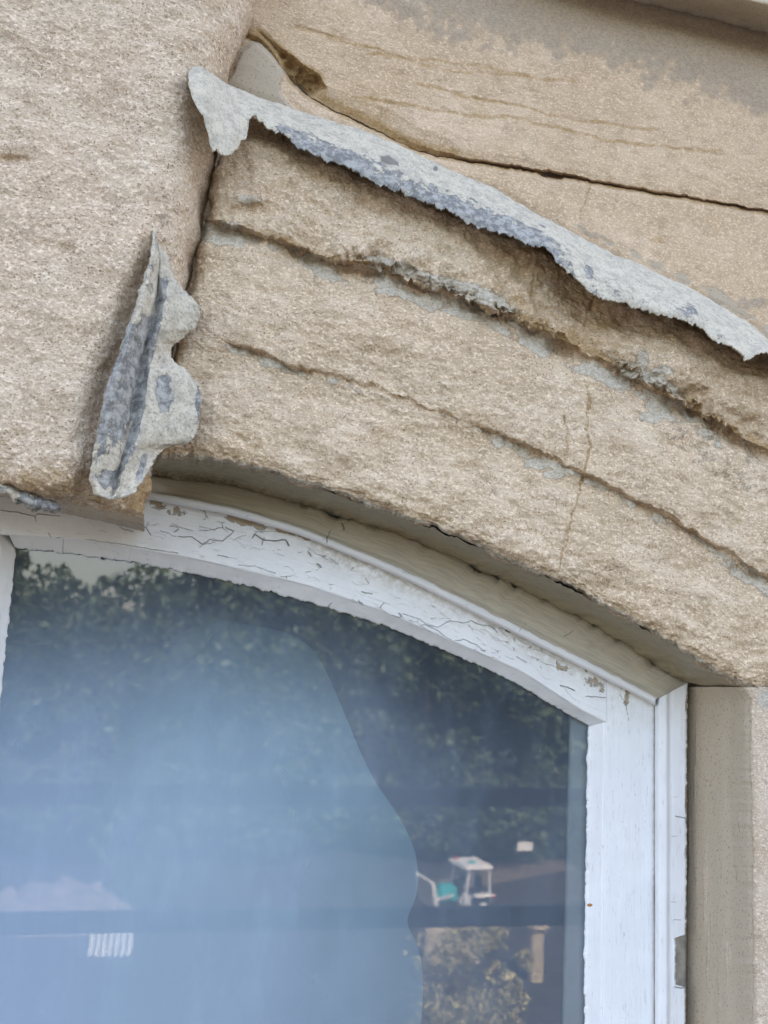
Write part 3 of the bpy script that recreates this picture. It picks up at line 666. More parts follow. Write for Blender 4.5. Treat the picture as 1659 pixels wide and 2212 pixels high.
def c5(*p): return [(a/2.0, 1106+b/2.0) for a, b in p]
def c8(*p): return [(829.5+a/2.0, 1659+b/2.0) for a, b in p]
HEAD_CRACKS = [(c6((555, 440), (552, 490), (545, 520), (525, 510)), 1.3), (c6((550, 490), (600, 500), (615, 520), (640, 490), (690, 500)), 1.2), (c6((755, 540), (800, 575), (800, 605), (835, 625), (850, 655), (878, 690)), 2.1), (c6((735, 610), (800, 603)), 1.2),
    (c6((180, 485), (230, 500), (285, 470), (340, 480), (380, 470), (400, 485), (440, 490), (470, 500), (490, 520)), .9), (c6((80, 440), (150, 460), (190, 490), (300, 560), (345, 550), (400, 575), (440, 605)), .8), (c6((570, 625), (615, 650)), .8), (c6((760, 750), (800, 760), (825, 775)), 1.2), (c6((875, 797), (965, 805)), 1.0), (c6((530, 445), (590, 455), (620, 490)), 1.0),
    (c5((520, 65), (545, 75), (575, 85)), 1.0), (c5((590, 65), (630, 65), (650, 100)), 1.3), (c5((630, 65), (638, 45)), 1.0), (c5((775, 105), (830, 110), (875, 140), (905, 120), (960, 125), (1010, 85), (975, 68)), 1.1), (c5((1100, 98), (1135, 120), (1180, 125), (1230, 120), (1250, 145)), 2.2), (c5((1130, 140), (1140, 112)), 1.2),
    (c5((370, 120), (450, 130), (540, 140), (610, 155), (680, 165), (770, 180)), .9), (c5((940, 185), (985, 195)), 1.0), (c5((1030, 230), (1100, 235), (1190, 265)), .8), (c5((1580, 285), (1590, 310)), 1.0), (c5((1560, 345), (1610, 355)), 1.0), (c5((690, 80), (760, 105)), .7), (c5((740, 50), (830, 85)), .7), (c5((860, 60), (930, 80)), .6), (c5((1010, 120), (1060, 100)), .7), (c5((1120, 85), (1190, 85)), .8), (c5((0, -8), (60, -2), (150, 18), (160, 8), (260, 16)), 1.1), (c5((150, 18), (155, 40)), .9)]
_g = np.random.default_rng(21)
for _ in range(55):
    x0 = _g.uniform(180, 1300); y0 = np.interp(x0, [30, 415, 829, 1129, 1307], [1150, 1195, 1310, 1440, 1548])-_g.uniform(2, 62); ln = _g.uniform(8, 34); p_ = [(x0, y0)]; sl = np.interp(x0, [30, 829, 1307], [.1, .38, .62])
    for q_ in range(3): p_.append((p_[-1][0]+ln/3, p_[-1][1]+ln/3*(sl+_g.normal()*.45)))
    HEAD_CRACKS.append((p_, _g.uniform(.1, .5)))
def cracks_of(px, py, lst):
    o = np.zeros(px.shape)
    for c, wd in lst:
        xs = [p[0] for p in c]; ys = [p[1] for p in c]; s_ = (px > min(xs)-8) & (px < max(xs)+8) & (py > min(ys)-8) & (py < max(ys)+8)
        if s_.any():
            d_ = seg_dist(px[s_], py[s_], c); o[s_] = np.maximum(o[s_], min(1, .3+wd*.5)*np.exp(-(d_/(.62+.42*wd))**2))
    return o
def win_head():
    # outer strip and the quirk-bead
    N = 520; t = np.linspace(0, 1, N); xa = 250+t*(1489-250); xb = 250+t*(1416-250)
    gap = np.clip(2+jag(xa, .012, 20, 71.)+jag(xa, .05, 5, 75.), 0, 14)*sstep(560, 760, xa)*(1-.6*sstep(1380, 1480, xa))
    mk = lambda a, off, d: np.stack([xa+(xb-xa)*a, (FL(xa)-2+gap)*(1-a)+(NB_(xb)+off)*a, np.zeros(N)+d], -1)
    j = jag(xb, .03, 1.0, 2.)
    rails = [mk(0, 0, .122), mk(.12, 0, .116), mk(.80, 0, .106), mk(.93, -2, .1015), mk(1, j*.6, .1000), mk(1, 7+j*.6, .1015), mk(1, 12+j, .1065), mk(1, 13+j, .122)]
    G = interp_rails(rails, [4, 14, 8, 6, 6, 6, 4], .9); P = un(G[..., 0], G[..., 1], G[..., 2])
    P = P+nrm(P)*(.0007*fbm(P, 40, 3))[..., None]
    m = np.zeros(P.shape); v = np.linspace(0, 1, P.shape[0])[:, None]*np.ones((1, N))
    # the older, ochre paint that has lost its white coat on the strip above the nose
    m[..., 0] = np.clip(.98*(1-sstep(.42, .72, v)), 0, 1)
    m[..., 2] = .5*(1-sstep(.5, .62, v))
    wpart('head_bead', P, M_BEAD, m)
    # the face
    NC = 1050; t = np.linspace(0, 1, NC)
    xt = -60+t*(1309+60)
    top = np.where(xt < 296, np.interp(xt, [-60, 0, 296], [1040, 1050, 1070]), NB_(xt)+4)
    S = lambda y, d: np.stack([xt, y, np.zeros(NC)+d], -1)
    rails = [S(top, .1180), S(top+.5*(AR(xt)-top), .1178), S(AR(xt)-3, .1180), S(AR(xt), .1188), S(AR(xt)+2.0, .1205)]
    G = interp_rails(rails, [64, 60, 4, 3], 1.2); P = un(G[..., 0], G[..., 1], G[..., 2])
    wx, wy = 2.5*fbm(P, 130, 2, .6, 3.), 2.5*fbm(P, 130, 2, .6, 23.); CK = cracks_of(G[..., 0]+wx, G[..., 1]+wy, HEAD_CRACKS)
    LF = gsm(gsm(CK, 3.5, 0), 3.5, 1)*(.5+1.5*np.clip(fbm(P, 60, 2, .6, 63.)+.2, 0, 1))
    P = P+nrm(P)*(.0030*LF-.0012*CK)[..., None]
    P = P+nrm(P)*(.0008*fbm(P, 30, 3, .5, 3.)+.0002*fbm(P, 200, 2))[..., None]
    m = np.zeros(P.shape[:2]+(4,)); px, py = G[..., 0], G[..., 1]; dn = py-NB_(px); m[..., 3] = CK
    fl = lambda x, y, a, b, v: v*np.exp(-((px-x)/a)**4-((py-y-.3*(px-x))/b)**4)
    m[..., 0] = np.clip(np.maximum.reduce([fl(345, 1092, 80, 22, .55), fl(520, 1124, 90, 16, .56), fl(630, 1150, 60, 12, .55), fl(1225, 1440, 40, 20, .5), fl(1125, 1388, 40, 16, .46), fl(1285, 1478, 36, 24, .46), fl(90, 1098, 110, 10, .42)]), 0, 1)
    m[..., 1] = np.clip(1.0*np.exp(-((px-1170)/110)**2-((dn-40)/30)**2)+.6*np.exp(-((px-480)/200)**2-((dn-40)/40)**2), 0, 1)
    m[..., 2] = np.clip(.85*np.exp(-((dn-20)/26)**2)*C((400, 0), (640, .2), (720, .75), (800, .8), (1000, .35), (1100, .6), (1300, .5))(px)+.12*sstep(300, 40, px)*sstep(1180, 1080, py), 0, 1)  # mask blue also paints the block's shade onto the far left end
    wpart('window_head', P, M_PAINT, m)
    # sloping putty down to the glass
    x1 = 20+t*(1309-20); x2 = 33+t*(1270-33)
    jg = jag(x2, .05, 3.4, 60.)
    mk = lambda a, d, j=0: np.stack([x1+(x2-x1)*a, (AR(x1)+1)*(1-a)+GL(x2)*a+j, np.zeros(NC)+d], -1)
    rails = [mk(0, .1195), mk(.5, .127), mk(.94, .1335, jg*.5), mk(1.0, .136, jg), mk(1.0, .1395, jg)]
    G = interp_rails(rails, [16, 16, 4, 3], .7); P = un(G[..., 0], G[..., 1], G[..., 2]); P = P+nrm(P)*(.0006*fbm(P, 40, 3))[..., None]
    mp_ = np.zeros(P.shape[:2]+(4,)); PC = [([(x_, AR(x_)-1), (x_-2, AR(x_)+40)], w_) for x_, w_ in ((137, 1.0), (281, .5), (411, .1), (455, .3), (585, .1), (760, .05))]
    mp_[..., 3] = cracks_of(G[..., 0]+2*fbm(P, 130, 2), G[..., 1], PC)
    wpart('head_putty', P, M_PUTTY, mp_)
win_head()
def win_jamb():
    n = 520
    y = np.linspace(1440, 2700, n)
    n = 760; y = np.linspace(1440, 2700, n)
    # face strip: meets the head at x 1307; bead starts at x 1414
    xi = C((1440, 1308), (1560, 1307), (2212, 1300), (2700, 1295))(y); xb = np.full(n, 1413.); 
    ytop = lambda x: NB_(x)+10
    def strip(name, pts, nsub, m, mk=None, ytops=None, smooth=.8, amp=.0006):
        rails = []
        t = np.linspace(0, 1, n)
        for k, (xf, d, y0) in enumerate(pts):
            yy = y0+t*(2700-y0); rails.append(np.stack([xf(yy), yy, np.zeros(n)+d], -1))
        G = interp_rails(rails, nsub, smooth); P = un(G[..., 0], G[..., 1], G[..., 2]); P = P+nrm(P)*(amp*fbm(P*np.array([1, 1, .3]), 60, 3, .5, 3.))[..., None]
        mm = mk(G[..., 0], G[..., 1], P) if mk else None
        return wpart(name, P, m, mm, flip=True)
    XI = C((1440, 1308.5), (1560, 1307), (2212, 1300), (2700, 1295)); XG = C((1560, 1270), (1660, 1268), (2110, 1261), (2212, 1262), (2700, 1258))
    JC = [(c6((1015, 690), (1030, 730), (1020, 790), (1045, 830), (1055, 900)), 1.0), (c6((1075, 720), (1072, 760), (1100, 790)), .8), (c6((1150, 770), (1160, 830)), .8), (c6((1110, 780), (1112, 850)), .6), (c6((990, 760), (985, 860)), .5)]
    g_ = np.random.default_rng(5)
    for _ in range(60):
        x0, y0, ln = g_.uniform(1312, 1408), g_.uniform(1520, 2210), g_.uniform(10, 45); JC.append(([(x0, y0), (x0+g_.normal()*2, y0+ln/2), (x0+g_.normal()*3, y0+ln)], g_.uniform(.15, .45)))
    JC2 = [(c8((1250, 125), (1275, 125)), .7), (c8((1260, 208), (1285, 212), (1305, 217)), 1.6), (c8((1245, 295), (1265, 297)), .8), (c8((1240, 580), (1265, 577)), .8), (c8((1250, 655), (1285, 657)), .8), (c8((1240, 20), (1242, 420)), .3), (c8((1262, 760), (1305, 768)), 1.4), (c8((1255, 948), (1305, 950)), 1.4)]
    def mf(px, py, P):
        m = np.zeros(P.shape[:2]+(4,)); m[..., 3] = cracks_of(px+2*fbm(P, 120, 2), py, JC); m[..., 1] = .5*sstep(1750, 1450, py); m[..., 0] = np.clip(.66*np.exp(-((px-1352)/16)**2-((py-1490)/45)**2)+.2*np.exp(-((px-1410)/14)**2), 0, 1); m[..., 2] = .5*np.exp(-((px-1414)/5)**2)+.25*sstep(1600, 1450, py); return m
    strip('jamb_face', [(lambda q: XI(q)-1, .1212, 1436), (lambda q: XI(q)+1.5, .1186, 1438), (lambda q: q*0+1360, .118, 1472), (lambda q: q*0+1412, .1186, 1502), (lambda q: q*0+1416, .123, 1506)], [4, 22, 20, 4], M_JPAINT, mf)
    jo = lambda q: jag(q, .06, 2.0, 9.)
    chip = lambda q: 22*sstep(2018, 2026, q)*(1-sstep(2126, 2134, q))*(1+.0*q)
    XO = lambda q: C((1474, 1484), (2212, 1481), (2700, 1479))(q)+jo(q)-chip(q)
    XOb = lambda q: C((1474, 1485), (2212, 1482), (2700, 1480))(q)
    def mb(px, py, P):
        m = np.zeros(P.shape[:2]+(4,)); m[..., 3] = cracks_of(px, py+2*fbm(P, 120, 2), JC2); m[..., 1] = .3; m[..., 0] = .5*np.exp(-((px-1482)/5)**2); return m
    strip('jamb_bead', [(lambda q: q*0+1414, .1215, 1510), (lambda q: q*0+1416, .111, 1508), (lambda q: q*0+1424, .1035, 1508), (lambda q: q*0+1440, .1010, 1500), (lambda q: q*0+1447, .1045, 1496), (lambda q: q*0+1453, .1040, 1492), (lambda q: XO(q)-3, .1030, 1478), (XO, .1045, 1476), (lambda q: XO(q)+.5, .125, 1476)], [3, 4, 8, 4, 4, 14, 3, 4], M_JPAINT, mb, smooth=.7)
    strip('jamb_core', [(lambda q: q*0+1456, .109, 1500), (lambda q: XOb(q), .110, 1482), (lambda q: XOb(q)+1, .13, 1482)], [8, 3], M_WOOD, None)
    jg = lambda q: jag(q, .04, 2.6, 19.)
    def mp(px, py, P):
        m = np.zeros(P.shape); m[..., 1] = .25; m[..., 0] = .85*np.exp(-((px-1274)/9)**2-((py-1955)/5)**2); return m
    strip('jamb_putty', [(lambda q: XI(q)+.5, .1200, 1560), (lambda q: XI(q)-3, .1205, 1560), (lambda q: XG(q)+9, .1335, 1566), (lambda q: XG(q)+1+jg(q), .1365, 1567), (lambda q: XG(q)+jg(q), .1395, 1567)], [3, 14, 4, 3], M_JPUTTY, mp)
    # spacer bar of the double glazing
    t = np.linspace(0, 1, 60); yy = 1540+t*(2700-1540)
    xs = C((1540, 1231), (2212, 1215), (2700, 1204))
    P = interp_rails([np.stack([xs(yy), yy, np.zeros(60)+.1475], -1), np.stack([xs(yy)+26, yy, np.zeros(60)+.1475], -1), np.stack([xs(yy)+44, yy, np.zeros(60)+.1475], -1)], [4, 4], 0)
    P = un(P[..., 0], P[..., 1], P[..., 2]); wpart('spacer_bar', P, M_SPACER, None, flip=True, thick=.004)
    # left mullion
    XM = C((1150, 25), (1185, 35), (1300, 23), (1480, 4), (2212, -70), (2700, -118))
    y0 = 1150
    def strip2(name, pts, nsub, m):
        t = np.linspace(0, 1, 400); rails = []
        for xf, d, ya in pts:
            yy = ya+t*(2700-ya); rails.append(np.stack([xf(yy), yy, np.zeros(400)+d], -1))
        G = interp_rails(rails, nsub, .8); P = un(G[..., 0], G[..., 1], G[..., 2]); P = P+nrm(P)*(.0007*fbm(P, 50, 3))[..., None]
        mm = np.zeros(P.shape); mm[..., 1] = .3
        wpart(name, P, m, mm, flip=True)
    strip2('mullion_face', [(lambda q: XM(q)-330, .1182, 1108), (lambda q: XM(q)-180, .1180, 1108), (lambda q: XM(q)-31, .1182, 1140), (lambda q: XM(q)-30, .1205, 1141)], [16, 14, 3], M_JPAINT)
    strip2('mullion_putty', [(lambda q: XM(q)-30.5, .1195, 1136), (lambda q: XM(q)-6+jag(q, .04, 2, 3.)*.5, .1335, 1152), (lambda q: XM(q)+jag(q, .04, 3, 3.), .1365, 1166), (lambda q: XM(q)+jag(q, .04, 3, 3.), .1395, 1166)], [12, 3, 3], M_JPAINT)
M_WOOD = simple('bare_grey_timber', (.36, .33, .28), .85, .4, 90, .2, 0, .001)
M_SPACER = simple('spacer_aluminium', (.50, .52, .54), .5, .1, 60)
win_jamb()
# glass panes
def slab(name, P4, th, m, parent=None):
    a = np.array(P4); b_ = a+np.array([0, th, 0])
    me = bpy.data.meshes.new(name); me.from_pydata([tuple(v) for v in np.concatenate([a, b_])], [], [(0, 1, 2, 3), (7, 6, 5, 4), (0, 4, 5, 1), (1, 5, 6, 2), (2, 6, 7, 3), (3, 7, 4, 0)]); me.materials.append(m)
    return link(bpy.data.objects.new(name, me), parent)
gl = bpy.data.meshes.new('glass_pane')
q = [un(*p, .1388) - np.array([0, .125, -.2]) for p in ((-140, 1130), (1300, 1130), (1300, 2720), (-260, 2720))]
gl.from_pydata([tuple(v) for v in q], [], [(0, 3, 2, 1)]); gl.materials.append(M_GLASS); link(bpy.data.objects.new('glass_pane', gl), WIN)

# ------------------------------------------------------------------ behind the glass
def refl_sheet_mat(name, c1, c2):
    """added see-through sheet, faded out like a faint reflection (mask red = density)"""
    m, n, l, b = mat(name); k = NB(m); vec = k.new('ShaderNodeNewGeometry').outputs['Position']
    at = k.new('ShaderNodeAttribute', attribute_name='mask'); sep = k.new('ShaderNodeSeparateColor'); l.new(at.outputs['Color'], sep.inputs[0])
    l.new(k.mix(k.rng(k.noise(vec, 6, 3), .35, .65), c1, c2), b.inputs['Base Color']); b.inputs['Roughness'].default_value = .9
    l.new(sep.outputs[0], b.inputs['Alpha'])
    return m
M_REFL = refl_sheet_mat('blue_reflection', (.24, .41, .48), (.28, .45, .52)); M_REFL2 = refl_sheet_mat('blue_veil', (.27, .39, .54), (.25, .37, .51))
def sheet(name, edge, ledge, y0, m, label, dens):
    yy = np.linspace(edge[0][1], edge[-1][1], 300)
    xr = gsm(C(*[(b, a) for a, b in edge])(yy), 4); xl = gsm(C(*[(b, a) for a, b in ledge])(yy), 4)
    t = np.linspace(0, 1, 90)[None]; px = xl[:, None]+(xr-xl)[:, None]*t; py = np.broadcast_to(yy[:, None], px.shape)
    prof = SM((1000, .24), (1250, .36), (1400, .46), (1520, .53), (1650, .55), (1800, .52), (2000, .44), (2212, .34), (2720, .19), s=80)   # shaped for shade: top faces down and darkens, foot faces up and brightens
    P = un(px, py, prof(py)+y0); P = un(px, py, prof(py)+y0+.004*np.sin(P[..., 0]*22)+.004*fbm(P, 5, 2))
    mk = np.zeros(P.shape); mk[..., 0] = dens(px, py, px-xl[:, None], xr[:, None]-px)
    o = grid_mesh(name, P, m, None, mk); tag(o, label, 'stand-in sheet'); return o
sheet('reflection_sheet', [(472, 1339), (560, 1339.5), (600, 1344), (630, 1360), (665, 1390), (690, 1420), (712, 1465), (735, 1520), (760, 1580), (785, 1640), (810, 1690), (850, 1745), (880, 1795), (898, 1840), (905, 1890), (902, 1930), (890, 1965), (868, 1990), (895, 2020), (912, 2080), (915, 2160), (905, 2240), (890, 2600), (880, 2720)],
      [(470, 1339), (410, 1350), (350, 1390), (260, 1470), (200, 1540), (165, 1610), (140, 1720), (60, 2720)], 0., M_REFL, 'added pale blue sheet behind the glass, standing in for a mirrored person with rounded shoulder',
      lambda px, py, dl, dr: (.55+.45*sstep(1340, 1600, py))*sstep(-5, 160, dl+60*sstep(1420, 1340, py))*.95)  # added sheet, outlined as the person mirrored in the pane
sheet('reflection_veil', [(900, 1000), (800, 1300), (720, 1500), (660, 1700), (640, 2720)], [(-420, 1000), (-420, 2720)], .03, M_REFL2, 'added paler blue sheet behind the rounded one, for the blue veil at the left of the pane',
      lambda px, py, dl, dr: sstep(1240, 1560, py)*sstep(0, 260, dr))  # added sheet, fading out upwards, for the blue veil in the pane

# room behind, wall body round the opening
M_ROOM = simple('room_plaster', (.20, .205, .21), .9, .2, 3)
M_BODY = stone_mat('rubble_stone', (.43, .33, .22), (.50, .40, .28), (.23, .15, .09))
def box(bm_list, x0, x1, y0, y1, z0, z1):
    v, f = bm_list; b = len(v)
    v += [(x0, y0, z0), (x1, y0, z0), (x1, y1, z0), (x0, y1, z0), (x0, y0, z1), (x1, y0, z1), (x1, y1, z1), (x0, y1, z1)]
    f += [(b, b+3, b+2, b+1), (b+4, b+5, b+6, b+7), (b, b+1, b+5, b+4), (b+1, b+2, b+6, b+5), (b+2, b+3, b+7, b+6), (b+3, b, b+4, b+7)]
def mesh(name, vf, m, parent=None, smooth=False):
    me = bpy.data.meshes.new(name); me.from_pydata(vf[0], [], vf[1]); me.materials.append(m)
    if smooth: me.polygons.foreach_set('use_smooth', [True]*len(me.polygons))
    return link(bpy.data.objects.new(name, me), parent)
vf = ([], [])
box(vf, -9, -.62, .10, .50, -10.2, 6); box(vf, .58, 9, .142, .50, -10.2, 6); box(vf, -.62, .58, .145, .16, .20, 6); box(vf, -.62, .58, .1605, .50, .55, 6); box(vf, -.62, .58, .145, .50, -10.2, -.75)
mesh('wall_body', vf, M_BODY, STONE)
vf = ([], [])
box(vf, -9, -.62, .03, .099, .35, 6); box(vf, .62, 9, .05, .141, -10.2, 6); box(vf, -.62, .62, .055, .144, .9, 6)
mesh('wall_facing', vf, M_BODY, STONE)
vf = ([], [])
box(vf, -2.2, -2.1, .51, 3.4, -1.6, 1.2); box(vf, 2.1, 2.2, .51, 3.4, -1.6, 1.2); box(vf, -2.1, 2.1, 3.3, 3.4, -1.6, 1.2); box(vf, -2.1, 2.1, .51, 3.3, 1.1, 1.2); box(vf, -2.1, 2.1, .51, 3.3, -1.6, -1.5)
tag(mesh('room', vf, M_ROOM), kind='structure')

# ------------------------------------------------------------------ the place the window looks out on (seen mirrored in the pane)
GZ = -10.0
def refl(px, py, dist=None, z=None, yy=None):
    g = un(px, py, .1388); d = g-CAM; d = d/np.linalg.norm(d); d[1] = -d[1]
    if z is not None: dist = (z-g[2])/d[2]
    if yy is not None: dist = (yy-g[1])/d[1]
    return g+d*dist
M_GROUND = simple('tarmac', (.050, .050, .052), .9, .3, 2)
M_BANK = simple('earth_path', (.17, .135, .105), .95, .35, 3)
me = ([(-300, -400, GZ), (300, -400, GZ), (300, 300, GZ), (-300, 300, GZ)], [(0, 1, 2, 3)])
tag(mesh('ground', me, M_GROUND), kind='structure')
a, b_, c_, d_ = refl(930, 1935, z=GZ), refl(1330, 1862, z=GZ), refl(1330, 1830, z=GZ), refl(930, 1905, z=GZ)
tag(mesh('path', ([tuple(v+np.array([0, 0, .02])) for v in (a, b_, c_, d_)], [(0, 1, 2, 3)]), M_BANK), kind='structure')

def leafm(name, col):
    m, n, l, b = mat(name); k = NB(m); r = k.new('ShaderNodeObjectInfo').outputs['Random']; vec = k.new('ShaderNodeNewGeometry').outputs['Position']
    l.new(k.mix(k.rng(k.noise(vec, 1.3, 3), .35, .65), col, tuple(c*1.9 for c in col)), b.inputs['Base Color']); b.inputs['Roughness'].default_value = .6
    return m
M_LEAF = leafm('dark_leaf', (.035, .055, .025)); M_LEAF2 = leafm('yellowing_leaf', (.24, .215, .105)); M_BARK = simple('bark', (.10, .08, .06), .95, .4, 6)
def crown_mesh(name, rad, hgt, n, leaf, m, seed):
    g = np.random.default_rng(seed)
    cl = g.normal(size=(46, 3)); cl /= np.linalg.norm(cl, axis=1)[:, None]; cl *= (g.uniform(.25, 1, (46, 1))**.5); cl *= np.array([rad, rad, hgt/2])
    cr = g.uniform(.16, .34, 46)*rad
    k = g.integers(0, 46, n); o = g.normal(size=(n, 3)); o /= np.linalg.norm(o, axis=1)[:, None]
    p = cl[k]+o*(cr[k]*g.uniform(.4, 1, n)**.5)[:, None]
    a = g.normal(size=(n, 3)); a /= np.linalg.norm(a, axis=1)[:, None]; b = np.cross(a, g.normal(size=(n, 3))); b /= np.linalg.norm(b, axis=1)[:, None]
    s = leaf*g.uniform(.6, 1.3, (n, 1))
    V = np.stack([p-a*s, p-b*s*.55, p+a*s, p+b*s*.55], 1).reshape(-1, 3)
    me = bpy.data.meshes.new(name); me.vertices.add(4*n); me.vertices.foreach_set('co', V.reshape(-1).astype(np.float32)); me.loops.add(4*n); me.loops.foreach_set('vertex_index', np.arange(4*n, dtype=np.int32)); me.polygons.add(n); me.polygons.foreach_set('loop_start', np.arange(0, 4*n, 4, dtype=np.int32)); me.update(calc_edges=True); me.materials.append(m)
    return me
def trunk_mesh(h, r):
    v, f = [], []
    def tube(p0, p1, r0, r1):
        p0, p1 = Vector(p0), Vector(p1); q = (p1-p0).to_track_quat('Z', 'Y'); b = len(v)
        for p, rr in ((p0, r0), (p1, r1)):
            for i in range(8): v.append(tuple(p+q @ Vector((rr*math.cos(i*math.pi/4), rr*math.sin(i*math.pi/4), 0))))
        for i in range(8): f.append((b+i, b+(i+1) % 8, b+8+(i+1) % 8, b+8+i))
    tube((0, 0, 0), (.1, 0, h*.5), r, r*.75); tube((.1, 0, h*.5), (0, .1, h), r*.75, r*.3)
    for i in range(6): tube((.06, 0, h*(.42+.07*i)), (2.2*math.cos(i*2.4), 2.2*math.sin(i*2.4), h*(.62+.07*i)), r*.4, r*.1)
    return (v, f)
big = crown_mesh('crown', 5.2, 13, 9000, .30, M_LEAF, 3); big2 = crown_mesh('crown', 5.0, 15, 9000, .30, M_LEAF, 5)
tv = trunk_mesh(9, .35); tm = bpy.data.meshes.new('trunk'); tm.from_pydata(tv[0], [], tv[1]); tm.materials.append(M_BARK)
def tree(px, Y, zc, s, label, crown, rz):
    p = refl(px, 1500, yy=Y); t = empty('tree', (p[0], p[1], GZ), rz); t.scale = (s, s, s)
    tag(t, label, 'tree', 'trees across the yard')
    c = link(bpy.data.objects.new('crown', crown), t); c.location = (0, 0, zc)
    link(bpy.data.objects.new('trunk', tm), t)
    return t
LBL = 'dense dark green tree mirrored in the window pane behind the yard'
k = 0
for i, px in enumerate(np.linspace(-300, 1420, 12)):
    tree(px+random.uniform(-40, 40), -50-random.uniform(0, 5), 8.2, 1.02+random.uniform(-.08, .12), LBL, big if i % 2 else big2, i*1.7)
for i, px in enumerate(np.linspace(-400, 1500, 9)):
    if 60 < px < 420: continue
    tree(px+random.uniform(-40, 40), -62-random.uniform(0, 5), 9.5, 1.3+random.uniform(-.08, .12), LBL, big2 if i % 2 else big, i*2.1)
thin = crown_mesh('crown', 4.2, 12, 2300, .26, M_LEAF, 11)
tree(330, -56, 9.0, 1.15, 'thin tree with sky showing through its leaves, mirrored at the top left of the pane', thin, .4)
bush = crown_mesh('crown', 2.6, 3.6, 3600, .22, M_LEAF, 15); bm_ = trunk_mesh(2.2, .12); bs = bpy.data.meshes.new('stem'); bs.from_pydata(bm_[0], [], bm_[1]); bs.materials.append(M_BARK)
for i, px in enumerate((-260, -60, 160, 380, 600, 800, 960, 1090, 1215, 1330)):
    p = refl(px, 1700, yy=-39-random.uniform(0, 4)); t = empty('bush', (p[0], p[1], GZ), i*1.3); s_ = .85+random.uniform(0, .45); t.scale = (s_, s_, s_)
    tag(t, 'low dark green bush mirrored in the pane in front of the trees', 'bush', 'bushes along the yard')
    c = link(bpy.data.objects.new('crown', bush), t); c.location = (0, 0, 1.7); st = link(bpy.data.objects.new('stem', bs), t)
# sunlit small tree nearer the building
p = refl(1015, 2120, 19.0); small = crown_mesh('crown', 1.3, 3.2, 3600, .065, M_LEAF2, 8)
t = empty('tree', (p[0], p[1], GZ)); tag(t, 'small sunlit tree with yellowing leaves, mirrored low in the pane below the tractor', 'tree')
c = link(bpy.data.objects.new('crown', small), t); c.location = (0, 0, p[2]-GZ)
tt = trunk_mesh(p[2]-GZ-.5, .09); mesh('trunk', tt, M_BARK, t)

# tractor with a white canopy
M_WHITE = simple('white_panel', (.80, .79, .76), .5, .08, 4); M_TEAL = simple('teal_paint', (.03, .42, .42), .4, .1, 3); M_BLK = simple('black_rubber', (.02, .02, .02), .9, .2, 8); M_RED = simple('red_lens', (.6, .03, .02), .3, .1, 4); M_STEEL = simple('pale_steel', (.55, .55, .54), .5, .2, 6)
base = refl(1000, 1978, z=GZ); TR = empty('tractor', tuple(base), R(-14)); sc_ = 1.0
tag(TR, 'small teal tractor with a white canopy roof, mirrored in the right of the pane', 'tractor')
import bmesh
def bbox(name, c, s, m, parent, bev=.04, rot=None, taper=None):
    bm = bmesh.new(); bmesh.ops.create_cube(bm, size=1)
    for v in bm.verts:
        k_ = 1 if taper is None or v.co.z < 0 else taper
        v.co = Vector((v.co.x*s[0]*k_, v.co.y*s[1]*k_, v.co.z*s[2]))
    if bev: bmesh.ops.bevel(bm, geom=bm.edges[:], offset=bev, segments=2, affect='EDGES')
    if rot: bmesh.ops.rotate(bm, verts=bm.verts, cent=(0, 0, 0), matrix=Matrix.Rotation(rot[0], 3, rot[1]))
    bmesh.ops.translate(bm, verts=bm.verts, vec=c)
    me = bpy.data.meshes.new(name); bm.to_mesh(me); bm.free(); me.materials.append(m)
    for p_ in me.polygons: p_.use_smooth = False
    return link(bpy.data.objects.new(name, me), parent)
# mirrored: picture right is world +x as well
rf = bbox('canopy_roof', (.30, 0, 2.2), (1.5, 1.7, .20), M_WHITE, TR, .09)
bbox('roof_vent', (.2, .2, 2.32), (.4, .3, .06), M_TEAL, rf, .02); bbox('roof_beacon', (-.2, -.5, 2.36), (.14, .14, .14), M_RED, rf, .03)
for y in (-.68, .68):
    bbox('canopy_post', (-.26, y, 1.4), (.09, .09, 1.6), M_WHITE, TR, .01, (R(7), 'Y')); bbox('canopy_post', (.92, y, 1.4), (.09, .09, 1.6), M_WHITE, TR, .01, (R(-4), 'Y'))
bbox('bonnet', (-1.0, 0, 1.05), (1.1, .75, .7), M_TEAL, TR, .12, None, .85); bbox('body', (.35, 0, .72), (1.6, .95, .34), M_STEEL, TR, .05)
bbox('seat', (.5, 0, 1.08), (.5, .55, .18), M_BLK, TR, .05); bbox('seat_back', (.74, 0, 1.42), (.14, .55, .6), M_BLK, TR, .05)
bbox('dashboard', (-.35, 0, 1.25), (.25, .6, .6), M_BLK, TR, .04); bbox('steering_wheel', (-.12, 0, 1.55), (.06, .42, .42), M_BLK, TR, .02, (R(30), 'Y'))
for y in (-.70, .70): bbox('fender', (.6, y, 1.02), (1.0, .34, .12), M_WHITE, TR, .04); bbox('tail_light', (1.12, y, .98), (.14, .22, .16), M_RED, TR, .02)
bbox('loader_bucket', (-1.95, 0, 1.15), (.18, 1.7, 1.25), M_WHITE, TR, .05, (R(-14), 'Y'))
for y in (-.5, .5): bbox('loader_arm', (-1.45, y, .95), (1.2, .09, .14), M_STEEL, TR, .02, (R(-12), 'Y'))
